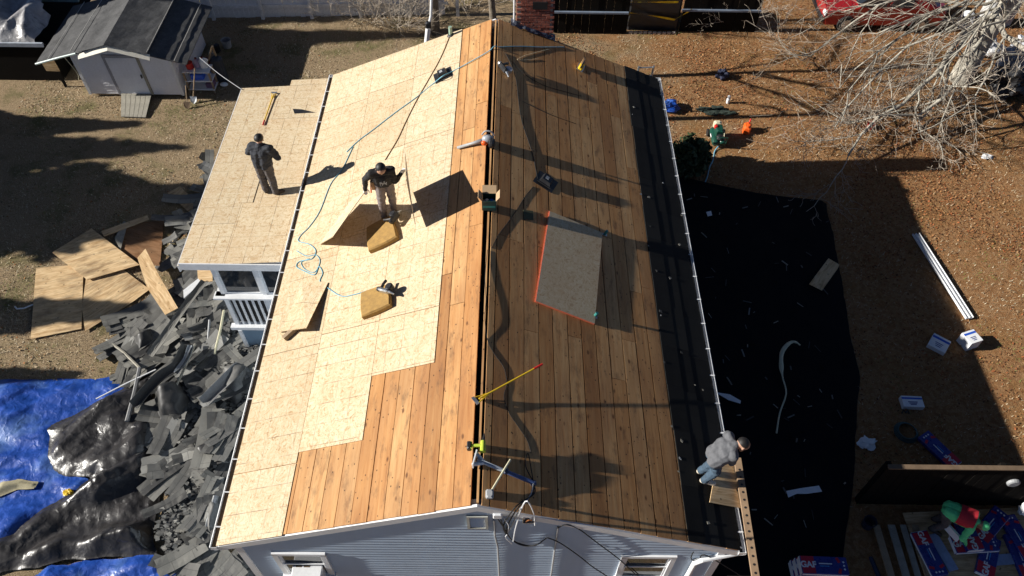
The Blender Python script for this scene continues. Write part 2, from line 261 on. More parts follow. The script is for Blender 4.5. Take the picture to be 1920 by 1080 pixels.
# ---------------------------------------------------------------- mesh and object helpers
class MB:
    def __init__(s): s.v=[]; s.f=[]; s.m=[]; s.uv=[]; s.M=None; s.cur=0
    def add(s,verts,faces,uvs=None):
        o=len(s.v)
        for i,p in enumerate(verts):
            p=V(p)
            if s.M is not None: p=s.M@p
            s.v.append(p); s.uv.append(uvs[i] if uvs else (p.x+p.z*.5,p.y+p.z*.5))
        for f in faces: s.f.append([o+i for i in f]); s.m.append(s.cur)
        return s
    def hexa(s,c,uvs=None):
        """8 corners: bottom loop 0-3 counter-clockwise seen from above, top loop 4-7"""
        return s.add(c,[(3,2,1,0),(4,5,6,7),(0,1,5,4),(1,2,6,5),(2,3,7,6),(3,0,4,7)],uvs)
    def box(s,c,sz,rz=0.0,R=None):
        hx,hy,hz=sz[0]/2,sz[1]/2,sz[2]/2
        R=R if R is not None else Matrix.Rotation(rz,3,'Z')
        cs=[(-hx,-hy,-hz),(hx,-hy,-hz),(hx,hy,-hz),(-hx,hy,-hz),(-hx,-hy,hz),(hx,-hy,hz),(hx,hy,hz),(-hx,hy,hz)]
        return s.hexa([V(c)+R@V(p) for p in cs],[(p[0],p[1]) for p in cs])
    def bbox(s,c,sz,rz=0.0,R=None,bev=.01):
        """box with chamfered vertical and top edges"""
        hx,hy,hz=sz[0]/2,sz[1]/2,sz[2]/2; b=min(bev,hx*.9,hy*.9,hz*.9)
        R=R if R is not None else Matrix.Rotation(rz,3,'Z')
        def loop(ix,iy,z): 
            X,Y=hx-ix,hy-iy
            return [(-X+b,-Y,z),(X-b,-Y,z),(X,-Y+b,z),(X,Y-b,z),(X-b,Y,z),(-X+b,Y,z),(-X,Y-b,z),(-X,-Y+b,z)]
        L=[loop(0,0,-hz),loop(0,0,hz-b),loop(b,b,hz)]
        vs=[V(c)+R@V(p) for l in L for p in l]; uv=[(p[0],p[1]) for l in L for p in l]
        fs=[tuple(range(7,-1,-1)),tuple(range(16,24))]
        for k in range(2):
            for i in range(8): fs.append((k*8+i,k*8+(i+1)%8,(k+1)*8+(i+1)%8,(k+1)*8+i))
        return s.add(vs,fs,uv)
    def tube(s,pts,r,n=6,cap=True):
        pts=[V(p) for p in pts]; rs=r if isinstance(r,(list,tuple)) else [r]*len(pts)
        t0=(pts[1]-pts[0]).normalized(); a=t0.orthogonal().normalized(); vs=[]; fs=[]
        for i,p in enumerate(pts):
            t=(pts[min(i+1,len(pts)-1)]-pts[max(i-1,0)])
            t=t.normalized() if t.length>1e-9 else t0
            a=(a-t*a.dot(t)); a=a.normalized() if a.length>1e-6 else t.orthogonal().normalized(); b=t.cross(a)
            for k in range(n):
                w=2*math.pi*k/n; vs.append(p+(a*math.cos(w)+b*math.sin(w))*rs[i])
        for i in range(len(pts)-1):
            for k in range(n): fs.append((i*n+k,i*n+(k+1)%n,(i+1)*n+(k+1)%n,(i+1)*n+k))
        if cap: fs.append(tuple(range(n-1,-1,-1))); fs.append(tuple((len(pts)-1)*n+k for k in range(n)))
        return s.add(vs,fs)
    def lathe(s,c,prof,n=16,axis=(0,0,1)):
        ax=V(axis).normalized(); a=ax.orthogonal().normalized(); b=ax.cross(a); c=V(c); vs=[]; fs=[]
        for r,z in prof:
            for k in range(n):
                w=2*math.pi*k/n; vs.append(c+ax*z+(a*math.cos(w)+b*math.sin(w))*r)
        for i in range(len(prof)-1):
            for k in range(n): fs.append((i*n+k,i*n+(k+1)%n,(i+1)*n+(k+1)%n,(i+1)*n+k))
        fs.append(tuple(range(n-1,-1,-1))); fs.append(tuple((len(prof)-1)*n+k for k in range(n)))
        return s.add(vs,fs)
    def ell(s,c,r,n=12,m=8,R=None):
        R=R or Matrix.Identity(3); vs=[];fs=[]
        for i in range(m+1):
            t=math.pi*i/m
            for k in range(n):
                w=2*math.pi*k/n; vs.append(V(c)+R@V((r[0]*math.sin(t)*math.cos(w),r[1]*math.sin(t)*math.sin(w),-r[2]*math.cos(t))))
        for i in range(m):
            for k in range(n): fs.append((i*n+k,i*n+(k+1)%n,(i+1)*n+(k+1)%n,(i+1)*n+k))
        return s.add(vs,fs)
    def poly(s,pts,n,th):
        """flat polygon (points in order) thickened by th along n"""
        n=V(n).normalized(); k=len(pts); pts=[V(p) for p in pts]
        nn=V((0,0,0))
        for i in range(k): nn+=(pts[i]-pts[0]).cross(pts[(i+1)%k]-pts[0])
        if nn.dot(n)<0: pts=pts[::-1]
        vs=pts+[p+n*th for p in pts]
        u=(pts[1]-pts[0]).normalized(); w=n.cross(u)
        fs=[tuple(range(k-1,-1,-1)),tuple(range(k,2*k))]+[(i,(i+1)%k,k+(i+1)%k,k+i) for i in range(k)]
        return s.add(vs,fs,[((p-pts[0]).dot(u),(p-pts[0]).dot(w)) for p in vs])
    def build(s,name,mat,parent=None,smooth=False,origin=None):
        mats=mat if isinstance(mat,(list,tuple)) else [mat]
        xs=[p.x for p in s.v]; ys=[p.y for p in s.v]; zs=[p.z for p in s.v]
        o=V(origin) if origin is not None else V(((min(xs)+max(xs))/2,(min(ys)+max(ys))/2,min(zs)))
        me=bpy.data.meshes.new(name); me.from_pydata([p-o for p in s.v],[],s.f); 
        for m in mats: me.materials.append(M[m] if isinstance(m,str) else m)
        me.polygons.foreach_set('material_index',s.m)
        ul=me.uv_layers.new(name='UVMap'); li=np.empty(len(me.loops),dtype=np.int32); me.loops.foreach_get('vertex_index',li)
        ul.data.foreach_set('uv',np.array(s.uv,dtype=np.float32)[li].ravel())
        if smooth: me.polygons.foreach_set('use_smooth',[True]*len(me.polygons))
        me.validate(); me.update()
        ob=bpy.data.objects.new(name,me); COL.objects.link(ob); put(ob,o,parent); return ob
WL={}   # world location of every object (no parent is rotated)
def put(ob,o,parent):
    WL[ob.name]=V(o)
    if parent is not None: ob.parent=parent; ob.location=V(o)-WL[parent.name]
    else: ob.location=o
def tag(o,label=None,cat=None,group=None,kind=None):
    if label: o['label']=label
    if cat: o['category']=cat
    if group: o['group']=group
    if kind: o['kind']=kind
    return o
def thing(name,loc,label,cat,group=None):
    e=bpy.data.objects.new(name,None); COL.objects.link(e); e.empty_display_size=.2; put(e,V(loc),None); return tag(e,label,cat,group)
def dup(ob,loc,parent=None,rot=None,scale=None):
    c=ob.copy(); COL.objects.link(c); c.parent=None; put(c,V(loc),parent)
    if rot is not None: c.rotation_euler=rot
    if scale is not None: c.scale=scale
    return c
def npmesh(name,verts,faces,mat,uv=None,smooth=False,mi=None):
    me=bpy.data.meshes.new(name); nv=len(verts); nf=len(faces); k=faces.shape[1]
    me.vertices.add(nv); me.vertices.foreach_set('co',np.asarray(verts,dtype=np.float32).ravel())
    me.loops.add(nf*k); me.loops.foreach_set('vertex_index',np.asarray(faces,dtype=np.int32).ravel())
    me.polygons.add(nf); me.polygons.foreach_set('loop_start',np.arange(0,nf*k,k,dtype=np.int32))
    for m in (mat if isinstance(mat,list) else [mat]): me.materials.append(M[m] if isinstance(m,str) else m)
    if mi is not None: me.polygons.foreach_set('material_index',np.asarray(mi,dtype=np.int32))
    if smooth: me.polygons.foreach_set('use_smooth',np.ones(nf,dtype=bool))
    me.update(calc_edges=True); me.validate()
    ob=bpy.data.objects.new(name,me); COL.objects.link(ob); WL[ob.name]=V((0,0,0)); return ob
def inpoly(x,y,P):
    r=False; j=len(P)-1
    for i in range(len(P)):
        if (P[i][1]>y)!=(P[j][1]>y) and x<(P[j][0]-P[i][0])*(y-P[i][1])/(P[j][1]-P[i][1])+P[i][0]: r=not r
        j=i
    return r
def slabL(b,s0,s1,y0,y1,z0,z1):
    """slab on the left roof slope: s down the slope from the ridge, y along it, z off the deck"""
    P=lambda s,y,z:O0+uL*s+nL*z+YV*y
    c=[P(s1,y0,z0),P(s0,y0,z0),P(s0,y1,z0),P(s1,y1,z0),P(s1,y0,z1),P(s0,y0,z1),P(s0,y1,z1),P(s1,y1,z1)]
    return b.hexa(c,[(s1,y0),(s0,y0),(s0,y1),(s1,y1)]*2)
def slabR(b,s0,s1,y0,y1,z0,z1):
    P=lambda s,y,z:O0+uR*s+nR*z+YV*y
    c=[P(s0,y0,z0),P(s1,y0,z0),P(s1,y1,z0),P(s0,y1,z0),P(s0,y0,z1),P(s1,y0,z1),P(s1,y1,z1),P(s0,y1,z1)]
    return b.hexa(c,[(s0,y0),(s1,y0),(s1,y1),(s0,y1)]*2)
def frame(o,x,z):
    """matrix whose local x and z axes follow the given directions"""
    z=V(z).normalized(); x=V(x); x=(x-z*x.dot(z)).normalized(); y=z.cross(x)
    return Matrix(((x.x,y.x,z.x,o[0]),(x.y,y.y,z.y,o[1]),(x.z,y.z,z.z,o[2]),(0,0,0,1)))
def smoothpath(pts,k=6):
    pts=[V(p) for p in pts]; out=[]
    for i in range(len(pts)-1):
        p0,p1,p2,p3=pts[max(i-1,0)],pts[i],pts[i+1],pts[min(i+2,len(pts)-1)]
        for j in range(k):
            t=j/k; out.append(.5*((2*p1)+(p2-p0)*t+(2*p0-5*p1+4*p2-p3)*t*t+(3*p1-p0-3*p2+p3)*t**3))
    out.append(pts[-1]); return out
def nz(x,y,z=0,s=1.0): return mnoise.noise(V((x*s,y*s,z*s)))
def text_mesh(name,txt,size,Mx,mat,parent,depth=.001,bold=0.0):
    cu=bpy.data.curves.new(name,'FONT'); cu.body=txt; cu.size=size; cu.align_x='CENTER'; cu.align_y='CENTER'; cu.extrude=depth; cu.offset=bold
    t=bpy.data.objects.new(name+'_tmp',cu); COL.objects.link(t)
    dg=bpy.context.evaluated_depsgraph_get(); me=bpy.data.meshes.new_from_object(t.evaluated_get(dg)); 
    COL.objects.unlink(t); bpy.data.objects.remove(t); bpy.data.curves.remove(cu)
    o=Mx.translation.copy(); R=Mx.copy(); R.translation=(0,0,0); me.transform(R); me.materials.clear(); me.materials.append(M[mat])
    ob=bpy.data.objects.new(name,me); COL.objects.link(ob); put(ob,o,parent); return ob
# ================================================================ THE SETTING: ground
xs=sorted(set([-70,-50,-35,-25]+[round(-20+.5*i,2) for i in range(81)]+[25,35,50,70])); ys=sorted(set([-60,-40,-25,-15,-10]+[round(-6+.5*i,2) for i in range(65)]+[30,40,60,80]))
b=MB(); vs=[];fs=[]
for y in ys:
    for x in xs: vs.append((x,y,gz(x,y)+.02*nz(x,y,3,.6) if -20<x<20 and -6<y<26 else gz(x,y)))
nx=len(xs)
for j in range(len(ys)-1):
    for i in range(nx-1): fs.append((j*nx+i,j*nx+i+1,(j+1)*nx+i+1,(j+1)*nx+i))
b.add(vs,fs); gr=b.build('ground','ground',smooth=True,origin=(0,0,0)); tag(gr,kind='structure')
HOUSE_POLY=[(-4.1,0),(4.1,0),(4.1,12.6),(-4.1,12.6)]
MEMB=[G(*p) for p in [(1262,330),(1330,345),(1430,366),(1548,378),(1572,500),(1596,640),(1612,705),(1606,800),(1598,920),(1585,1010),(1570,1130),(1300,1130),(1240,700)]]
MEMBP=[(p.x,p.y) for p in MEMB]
# leaf litter and grass blades: nobody could count them
def scatter(n,x0,x1,y0,y1,dens):
    P=RNG.uniform((x0,y0),(x1,y1),(n,2)); keep=[]
    for x,y in P:
        if inpoly(x,y,HOUSE_POLY) or inpoly(x,y,MEMBP): continue
        if RNG.random()<dens(x,y): keep.append((x,y))
    return np.array(keep)
def leafcols(name,cols,rough=.85):
    out=[]
    for i,c in enumerate(cols): out.append(plain('%s_%d'%(name,i),c,rough,var=.3,scale=20,spec=.15))
    return out
P=scatter(150000,.8,21,2.5,23.5,lambda x,y:min(1,max(.03,(.46+1.5*nz(x,y,5,.33)+.6*nz(x,y,8,1.3))*(1.0 if x>5.5 or y>13 else .55)*(1.0 if y>9 else .45)*(1 if x>4.2 or y>12.8 else 0))))
NR_=len(P); P=np.vstack([P,scatter(46000,-16,2.5,4.8,21.4,lambda x,y:max(.0,.34+.9*nz(x,y,5,.5)))])
n=len(P); an=RNG.uniform(0,6.28,n); L=RNG.uniform(.014,.036,n); Wd=L*RNG.uniform(.45,.8,n); ti=RNG.normal(0,.35,(n,2)); cu=RNG.uniform(-.3,.5,n)*Wd
gzv=np.array([gz(x) for x in P[:,0]])+.02*np.array([nz(x,y,3,.6) for x,y in P])+RNG.uniform(.006,.03,n)
ca,sa=np.cos(an),np.sin(an); C=np.column_stack([P,gzv])
ax=np.column_stack([ca,sa,ti[:,0]])*L[:,None]; ay=np.column_stack([-sa,ca,ti[:,1]])*Wd[:,None]; up=np.zeros((n,3)); up[:,2]=cu
v=np.stack([C-ax,C-ax*.2-ay+up,C+ax,C-ax*.2+ay+up],1)
vv=v.reshape(-1,3); i4=np.arange(n)*4; tri=np.concatenate([np.column_stack([i4,i4+1,i4+2]),np.column_stack([i4,i4+2,i4+3])])
lm=leafcols('fallen_leaf',[(.18,.072,.030),(.30,.13,.052),(.38,.19,.08),(.38,.235,.12),(.10,.045,.024),(.33,.11,.042),(.52,.43,.30),(.42,.33,.22),(.10,.075,.05)])
mi=RNG.integers(0,6,n); mi[NR_:]=RNG.choice([6,6,7,7,8,1,3],n-NR_); ob=npmesh('fallen_leaves',vv,tri,lm,mi=np.concatenate([mi,mi])); tag(ob,'brown fallen leaves scattered thickly over the lawn','leaves',kind='stuff')
P=scatter(52000,-15.5,-4.6,4.6,21.3,lambda x,y:min(1,max(.12,.62+.9*nz(x,y,2,.5)))); P=np.vstack([P,scatter(46000,4.2,18,2.3,22,lambda x,y:min(1,max(.1,.45-.9*nz(x,y,5,.33))))]); P=np.vstack([P,scatter(9000,-6,3,12.6,21.3,lambda x,y:.5)])
n=len(P); an=RNG.uniform(0,6.28,n); h=RNG.uniform(.025,.075,n); lean=RNG.uniform(.3,1.6,n)*h; w=RNG.uniform(.004,.009,n)
gzv=np.array([gz(x) for x in P[:,0]])+.02*np.array([nz(x,y,3,.6) for x,y in P]); C=np.column_stack([P,gzv]); ca,sa=np.cos(an),np.sin(an)
sd=np.column_stack([-sa,ca,0*sa])*w[:,None]; tip=C+np.column_stack([ca*lean,sa*lean,h])
v=np.stack([C-sd,C+sd,tip],1).reshape(-1,3); tri=np.arange(n*3).reshape(-1,3)
gm=leafcols('dry_grass',[(.42,.335,.21),(.56,.47,.32),(.66,.58,.42),(.27,.205,.125),(.16,.20,.055)])
gn=np.array([nz(x,y,9,.55) for x,y in P]); mi=np.where(gn+RNG.normal(0,.18,n)>.24,4,RNG.integers(0,4,n))
ob=npmesh('dry_grass',v,tri,gm,mi=mi); tag(ob,'short dry winter grass covering the lawn','grass',kind='stuff')

# ================================================================ THE HOUSE
house=thing('house',(0,6.3,0),'blue grey house with its roof stripped to boards and pale sheathing panels','house')
XL,XR=-4.3,4.233; SL,SR=4.3/CA,4.233/CA
def roofz(x): return RZ-abs(x)*math.tan(PA)
WALLX=4.02
# rear and side walls in lap siding (one surface each), front gable board by board
def lapwall(p0,p1,h0,h1,out,course=.115):
    b=MB(); p0=V(p0);p1=V(p1);out=V(out); z=h0
    while z<h1-1e-4:
        z2=min(z+course,h1)
        b.add([p0+V((0,0,z))+out*.014,p1+V((0,0,z))+out*.014,p1+V((0,0,z2))+out*.002,p0+V((0,0,z2))+out*.002],[(0,1,2,3)])
        b.add([p0+V((0,0,z))+out*.002,p1+V((0,0,z))+out*.002,p1+V((0,0,z))+out*.014,p0+V((0,0,z))+out*.014],[(0,1,2,3)]); z=z2
    return b
core=MB()   # solid wall core: pentagon prism, thin shell
zE=roofz(WALLX)-.10
for y,d in ((.045,.1),(HL-.18,.1)):
    core.poly([(-WALLX,y,0),(WALLX,y,0),(WALLX,y,zE),(0,y,RZ-.10),(-WALLX,y,zE)],(0,1,0),d)
core.box((-WALLX+.06,HL/2,zE/2),(.1,HL-.4,zE)); core.box((WALLX-.06,HL/2,zE/2),(.1,HL-.4,zE))
core.build('wall','siding',house)
lapwall((-WALLX,HL-.2,0),(-WALLX,.1,0),.35,zE,(-1,0,0)).build('side_siding','siding',house)
lapwall((WALLX,.1,0),(WALLX,HL-.2,0),.35,zE,(1,0,0)).build('side_siding','siding',house)
lapwall((WALLX,HL-.07,0),(-WALLX,HL-.07,0),.35,zE,(0,1,0)).build('rear_siding','siding',house)
fb=MB(); fb.box((0,HL/2,.16),(2*WALLX+.06,HL-.1,.36)); fb.build('foundation',plain('concrete_block',(.3,.29,.27),.95,var=.25),house)
WINS=[(-3.50,-2.60,2.42,3.50),(2.36,3.28,2.46,3.56)]
z=.36; k=0; course=.115
while z<RZ-.25:
    z2=z+course; xm=min(WALLX,(RZ-.13-z2)/math.tan(PA))
    if xm<.1: break
    spans=[(-xm,xm)]
    for (a,c,lo,hi) in WINS:
        if z2>lo and z<hi:
            ns=[]
            for s0,s1 in spans:
                if a>s0 and c<s1: ns+=[(s0,a-.0),(c+.0,s1)]
                else: ns.append((s0,s1))
            spans=ns
    for s0,s1 in spans:
        b=MB(); nseg=max(2,int((s1-s0)/.12)); vs=[];fs=[]
        for i in range(nseg+1):
            x=s0+(s1-s0)*i/nseg
            o=.0026*nz(x,z*3,4,.9)+.0011*nz(x,z*9,7,3.1)+.0008*nz(x,z*20,9,6)
            vs+=[(x,.045-.021+o,z),(x,.045-.002+o*.6,z2),(x,.045-.001,z)]
        for i in range(nseg): fs+=[(i*3,(i+1)*3,(i+1)*3+1,i*3+1),(i*3+2,(i+1)*3+2,(i+1)*3,i*3)]
        b.add(vs,fs); b.build('siding_board','siding',house,smooth=False)
    z=z2; k+=1
# rake fascia boards and corner boards
for sgn in (-1,1):
    for y0,y1 in ((-.012,.03),(HL-.03,HL+.012)):
        b=MB(); X=-XL if sgn<0 else XR; pts=[]
        top=[(0,RZ-.028),(sgn*X,RZ-.028-X*math.tan(PA))]
        b.poly([(0,y0,top[0][1]-.17),(0,y0,top[0][1]),(sgn*X,y0,top[1][1]),(sgn*X,y0,top[1][1]-.17)],(0,1,0),y1-y0); b.build('rake_board','white',house)
    b=MB(); b.box((sgn*(WALLX-.03),.028,(zE-.04+.3)/2),(.12,.035,zE-.34)); b.build('corner_board','white',house)
    X=XL+.012 if sgn<0 else XR-.012
    b=MB(); b.box((X,HL/2,roofz(X)-.12),(.024,HL-.08,.16)); b.build('eave_fascia','white',house)
    b=MB(); b.box((sgn*(WALLX+.12),HL/2,roofz(X)-.205),(.24,HL-.1,.012)); b.build('soffit','white',house)
b=MB(); b.box((0,HL/2,2.7),(7.9,HL-.3,.05)); b.build('attic_floor',plain('attic_insulation',(.05,.045,.04),.95),house)  # floor coloured dark so the open ridge gap looks dim inside
b=MB(); b.box((.005,HL/2,RZ-.095),(.034,HL-.1,.15)); b.build('ridge_beam','board',house)
for i in range(21):   # rafters seen through the open ridge
    y=.3+i*.6
    b=MB(); slabL(b,.16,1.0,y,y+.04,-.16,-.026); b.build('rafter','board',house); b=MB(); slabR(b,.16,1.0,y,y+.04,-.16,-.026); b.build('rafter','board',house)
# roof boards, one by one
def boardrow(slab,s0,s1,seed,extra=()):
    rr=random.Random(seed); y=0.0+rr.uniform(0,.01); cuts=[0]
    while cuts[-1]<HL-2.2: cuts.append(cuts[-1]+rr.choice((3.0,3.6,4.8,5.4))+rr.uniform(-.3,.3))
    cuts=[c for c in cuts if c<HL-1.0]; cuts[0]=rr.uniform(.0,.015)
    cuts=sorted(set(cuts+list(extra)))+[HL]
    for i in range(len(cuts)-1):
        b=MB(); d=rr.uniform(-.0045,.0015) if slab is slabL else rr.uniform(-.0012,.0004); g=rr.uniform(.009,.015) if slab is slabL else rr.uniform(.014,.022); w=rr.uniform(-.003,.003)
        slab(b,s0+g*.5+w,s1-g*.5+w,cuts[i]+.005,cuts[i+1]-.005,-.024+d,d); b.build('roof_board','board',house)
BW=.2905
s=.105; row=0
while s<SL-.02:
    s1=min(s+BW,SL-.005); boardrow(slabL,s,s1,100+row); s=s1; row+=1
widths=[.13]+[.262,.29,.285,.275,.3,.28,.29,.27,.285,.29,.28,.285,.29,.16,.29,.29,.29]
s=.07
for i,w in enumerate(widths):
    s1=min(s+w,SR-.005)
    if s1-s<.03: break
    boardrow(slabR,s,s1,300+i); s=s1
# sheathing panels in three courses, the upper ones stopping short
def panels(s0,s1,ya,yb,first):
    y=ya; L=first
    while y<yb-.02:
        y1=min(y+L,yb); b=MB(); slabL(b,s0+.004,s1-.004,y+.006,y1-.006,.002,.0135); o=b.build('sheathing_panel','osb',house); y=y1; L=2.44
panels(3.37,SL+.012,-.015,HL+.01,1.25); panels(2.12,3.37,1.43,HL+.01,2.44); panels(.895,2.12,2.67,HL+.01,1.22)
# dark old shingle strip left along the right eave: three overlapping courses
for k,(a,c,z0) in enumerate(((4.12,SR+.03,.004),(3.86,4.2,.011),(3.6,3.93,.018))):
    y=0.01
    while y<HL-.05:
        y1=min(y+random.uniform(.85,1.05),HL-.005)
        b=MB(); j=random.uniform(-.012,.012); zt=z0+random.uniform(0,.003)
        slabR(b,a+j,c+random.uniform(-.006,.006),y,y1-.003,.002+z0*.0,zt+.004); b.build('old_shingle','felt',house); y=y1
# gutters
def gutter(x0,sgn,zt,y0,y1,mout,dirt,label):
    b=MB(); w=.125; prof=[(0,0),(0,-.10),(.02,-.115),(.075,-.115),(w,-.06),(w,-.004),(w-.014,0.004),(w-.014,-.006),(w-.006,-.055),(.072,-.108),(.022,-.108),(.006,-.095),(.006,0)]
    vs=[(x0+sgn*px,y,zt+pz) for y in (y0,y1) for px,pz in prof]; n=len(prof)
    b.add(vs,[(i,(i+1)%n,n+(i+1)%n,n+i) for i in range(n)]); g=b.build('gutter',mout,house); tag(g,label)
    b=MB(); b.box((x0+sgn*.057,(y0+y1)/2,zt-(.062 if sgn<0 else .098)),(.098 if sgn<0 else .075,y1-y0-.06,.012)); b.build('gutter_inner_strip',dirt,g)  # brown dirt in the left gutter, plain black strip in the right
    for y in (y0+.004,y1-.004):
        b=MB(); b.box((x0+sgn*.06,y,zt-.055),(.122,.006,.11)); b.build('end_cap',mout,g)
    y=y0+.35
    while y<y1-.1:
        b=MB(); b.box((x0+sgn*.06,y,zt+.006),(.128,.022,.004)); b.build('gutter_strap','white',g); y+=.61
gutter(XL-.005,-1,roofz(XL)-.02,-.03,HL+.05,'white','rust','white gutter on the left eave, caked with brown dirt')
gutter(XR+.005,1,roofz(XR)-.02,-.03,HL+.05,'white','rubber','white gutter on the right eave, dark inside')
b=MB(); p0=V((XR+.09,.12,roofz(XR)-.12)); q=[p0,p0+V((0,0,-.12)),(WALLX-.35,.0,zE-.40),(WALLX-.42,-.02,zE-.55),(WALLX-.42,-.02,.3)]
b.tube([p0,p0+V((-.02,-.06,-.13)),V((WALLX-.32,-.035,zE-.33)),V((WALLX-.42,-.04,zE-.46)),V((WALLX-.42,-.04,.2))],.048,10); b.build('downspout','white',house)
# windows of the front gable
def window(x0,x1,z0,z1,y,parent,label=None):
    b=MB(); t=.085; D=.05; yc=y-.012
    b.box(((x0+x1)/2,yc,z1-t/2),(x1-x0,D,t)); b.box(((x0+x1)/2,yc-.02,z0+t/2-.01),(x1-x0+.04,D+.05,t*.7))
    b.box((x0+t/2,yc,(z0+z1)/2),(t,D,z1-z0-t*1.6)); b.box((x1-t/2,yc,(z0+z1)/2),(t,D,z1-z0-t*1.6)); f=b.build('window','white',parent)
    if label: tag(f,label)
    zm=(z0+z1)/2
    for a,c,o in ((z0+.06,zm+.02,.0),(zm-.02,z1-t,.018)):
        b=MB(); b.box(((x0+x1)/2,y+o,(a+c)/2),(x1-x0-2*t,.008,c-a)); b.build('pane','glass',f)
        b=MB(); xa,xb=x0+t,x1-t; r=.035
        for bx in (((xa+r/2),r,(a+c)/2,c-a),((xb-r/2),r,(a+c)/2,c-a)): b.box((bx[0],y-.008+o,bx[2]),(bx[1],.024,bx[3]))
        b.box(((xa+xb)/2,y-.008+o,a+r/2),(xb-xa-2*r,.022,r)); b.box(((xa+xb)/2,y-.008+o,c-r/2),(xb-xa-2*r,.022,r)); b.build('sash','white',f)
    return f
for w in WINS: window(*w,.026,house)
# louvre vent under the peak
b=MB(); x0,x1,z0,z1=-.17,.15,4.70,5.18
for bx in ((x0+.02,(z0+z1)/2,.04,z1-z0),(x1-.02,(z0+z1)/2,.04,z1-z0)): b.box((bx[0],.014,bx[1]),(bx[2],.05,bx[3]))
b.box(((x0+x1)/2,.014,z0+.02),(x1-x0-.08,.05,.04)); b.box(((x0+x1)/2,.014,z1-.02),(x1-x0-.08,.05,.04)); lv=b.build('gable_vent',plain('putty_paint',(.45,.46,.42),.5),house)
for i in range(9):
    b=MB(); z=z0+.06+i*.042; b.box(((x0+x1)/2,.018,z),(x1-x0-.085,.035,.006),R=Matrix.Rotation(rad(40),3,'X')); b.build('slat','white',lv)
b=MB(); b.box(((x0+x1)/2,.034,(z0+z1)/2),(x1-x0-.085,.006,z1-z0-.085)); b.build('screen','black',lv)
# small electrical boxes, conduits and loose cables on the gable
def gp(px,py,o=.03): return PY(px,py,.028-o)
p=gp(933,965); b=MB(); b.bbox(p,(.14,.08,.13),bev=.015); b.build('junction_box','white',house)
p=gp(991,973); b=MB(); 
b.box(p+V((0,.03,0)),(.17,.01,.2)); b.box(p+V((-.085,0,0)),(.01,.06,.2)); b.box(p+V((.085,0,0)),(.01,.06,.2)); b.box(p+V((0,0,-.1)),(.16,.06,.01)); mb=b.build('meter_box','metal',house)
b=MB(); b.bbox(p+V((-.02,.0,.0)),(.07,.04,.12),bev=.01); b.build('breaker','black',mb); b=MB(); b.tube(smoothpath([p+V((.03,0,-.05)),p+V((.05,-.03,.02)),p+V((.0,-.04,.05)),p+V((-.04,-.03,-.03))]),.009,5); b.build('copper_wire',plain('copper',(.5,.2,.08),.4,metal=.7),mb)
b=MB(); b.tube([gp(926,975,.02),gp(928,1005,.02),gp(933,1025,.02),gp(936,1080,.02),gp(938,1160,.02)],.016,7); b.build('conduit','grey',house)
b=MB(); b.tube([gp(1046,988,.02),gp(1040,1030,.02),gp(1033,1080,.02),gp(1026,1150,.02)],.016,7); b.build('conduit','grey',house)
CB=[[(933,972),(945,990),(960,1012),(985,1022),(1005,1022),(1020,1012),(1026,1008)],[(938,972),(950,1000),(968,1018),(990,1024),(1010,1020)],[(1026,1008),(1050,1018),(1085,1042),(1110,1062),(1140,1082),(1190,1120)],[(1046,990),(1062,984),(1085,992),(1120,1018),(1160,1048),(1195,1080),(1240,1120)],[(945,972),(953,985),(952,1000),(948,1008),(960,1020)],[(1003,985),(1000,960),(985,940),(968,985),(962,1015)],[(1300,1035),(1296,1048),(1310,1052),(1320,1040),(1360,1062),(1420,1100)]]
for i,c in enumerate(CB):
    b=MB(); b.tube(smoothpath([gp(x,y,.03+.012*(i%3)+.02*math.sin(j*1.3)**2) for j,(x,y) in enumerate(c)],5),.010 if i!=4 else .007,5); b.build('loose_cable','rubber' if i not in (4,5) else 'white',house)
# chimney with bricks
cx0,cx1,cy0,cy1,ct=.52,1.42,HL+.03,HL+.62,6.12
b=MB(); b.box(((cx0+cx1)/2,(cy0+cy1)/2,ct/2-.02),(cx1-cx0-.03,cy1-cy0-.03,ct-.04)); chim=b.build('chimney','mortar',house); tag(chim,'red brick chimney at the far end of the ridge')
bl=MB(); bl.bbox((0,0,.028),(.197,.092,.056),bev=.004); proto=bl.build('brick','brick',chim,origin=(0,0,0)); first=True
z=3.9; kk=0
while z<ct-.05:
    o=.1045*(kk%2)
    for i in range(-1,5):
        x=cx0+.1+o-.0+i*.209
        if x<cx0+.05 or x>cx1-.05: continue
        l=(x+random.uniform(-.003,.003),cy0+.046+random.uniform(-.004,.004),z)
        if first: put(proto,V(l),chim); first=False
        else: dup(proto,l,chim)
    for side,x in ((1,cx1-.046),(-1,cx0+.046)):
        for i in range(3):
            y=cy0+.2+(.1 if kk%2 else 0)+i*.209
            if y>cy1-.08: continue
            dup(proto,(x+random.uniform(-.003,.003),y,z),chim,rot=(0,0,rad(90)))
    z+=.067; kk+=1
b=MB(); b.box(((cx0+cx1)/2+.12,cy0-.004,5.93),(.36,.03,.2)); b.build('dark_patch','black',chim)  # near-black block on the front face close to the top
fl=MB(); pts=[]
for i in range(26):    # torn flashing lying round the chimney foot
    x=.38+i*.045; z=roofz(x); pts.append(V((x,HL+.0-.05*abs(nz(x,3,1,5)),z+.035+.05*nz(x,1,2,6))))
vs=[];fs=[]
for i,p in enumerate(pts):
    for j in range(5): vs.append(p+V((0,-.10+j*.055,(.05 if j>2 else 0)+.035*nz(p.x*9,j*2.3,4))))
for i in range(25):
    for j in range(4): fs.append((i*5+j,i*5+j+1,i*5+j+6,i*5+j+5))
fl.add(vs,fs); fl.build('torn_flashing',mat_tarp('bitumen_flashing',(.03,.04,.07),.4,(.35,.36,.4),.35),chim)
b=MB(); b.tube([(.46,HL+.1,5.35),(.46,HL+.1,6.4)],.025,8); b.build('vent_pipe','white',chim)

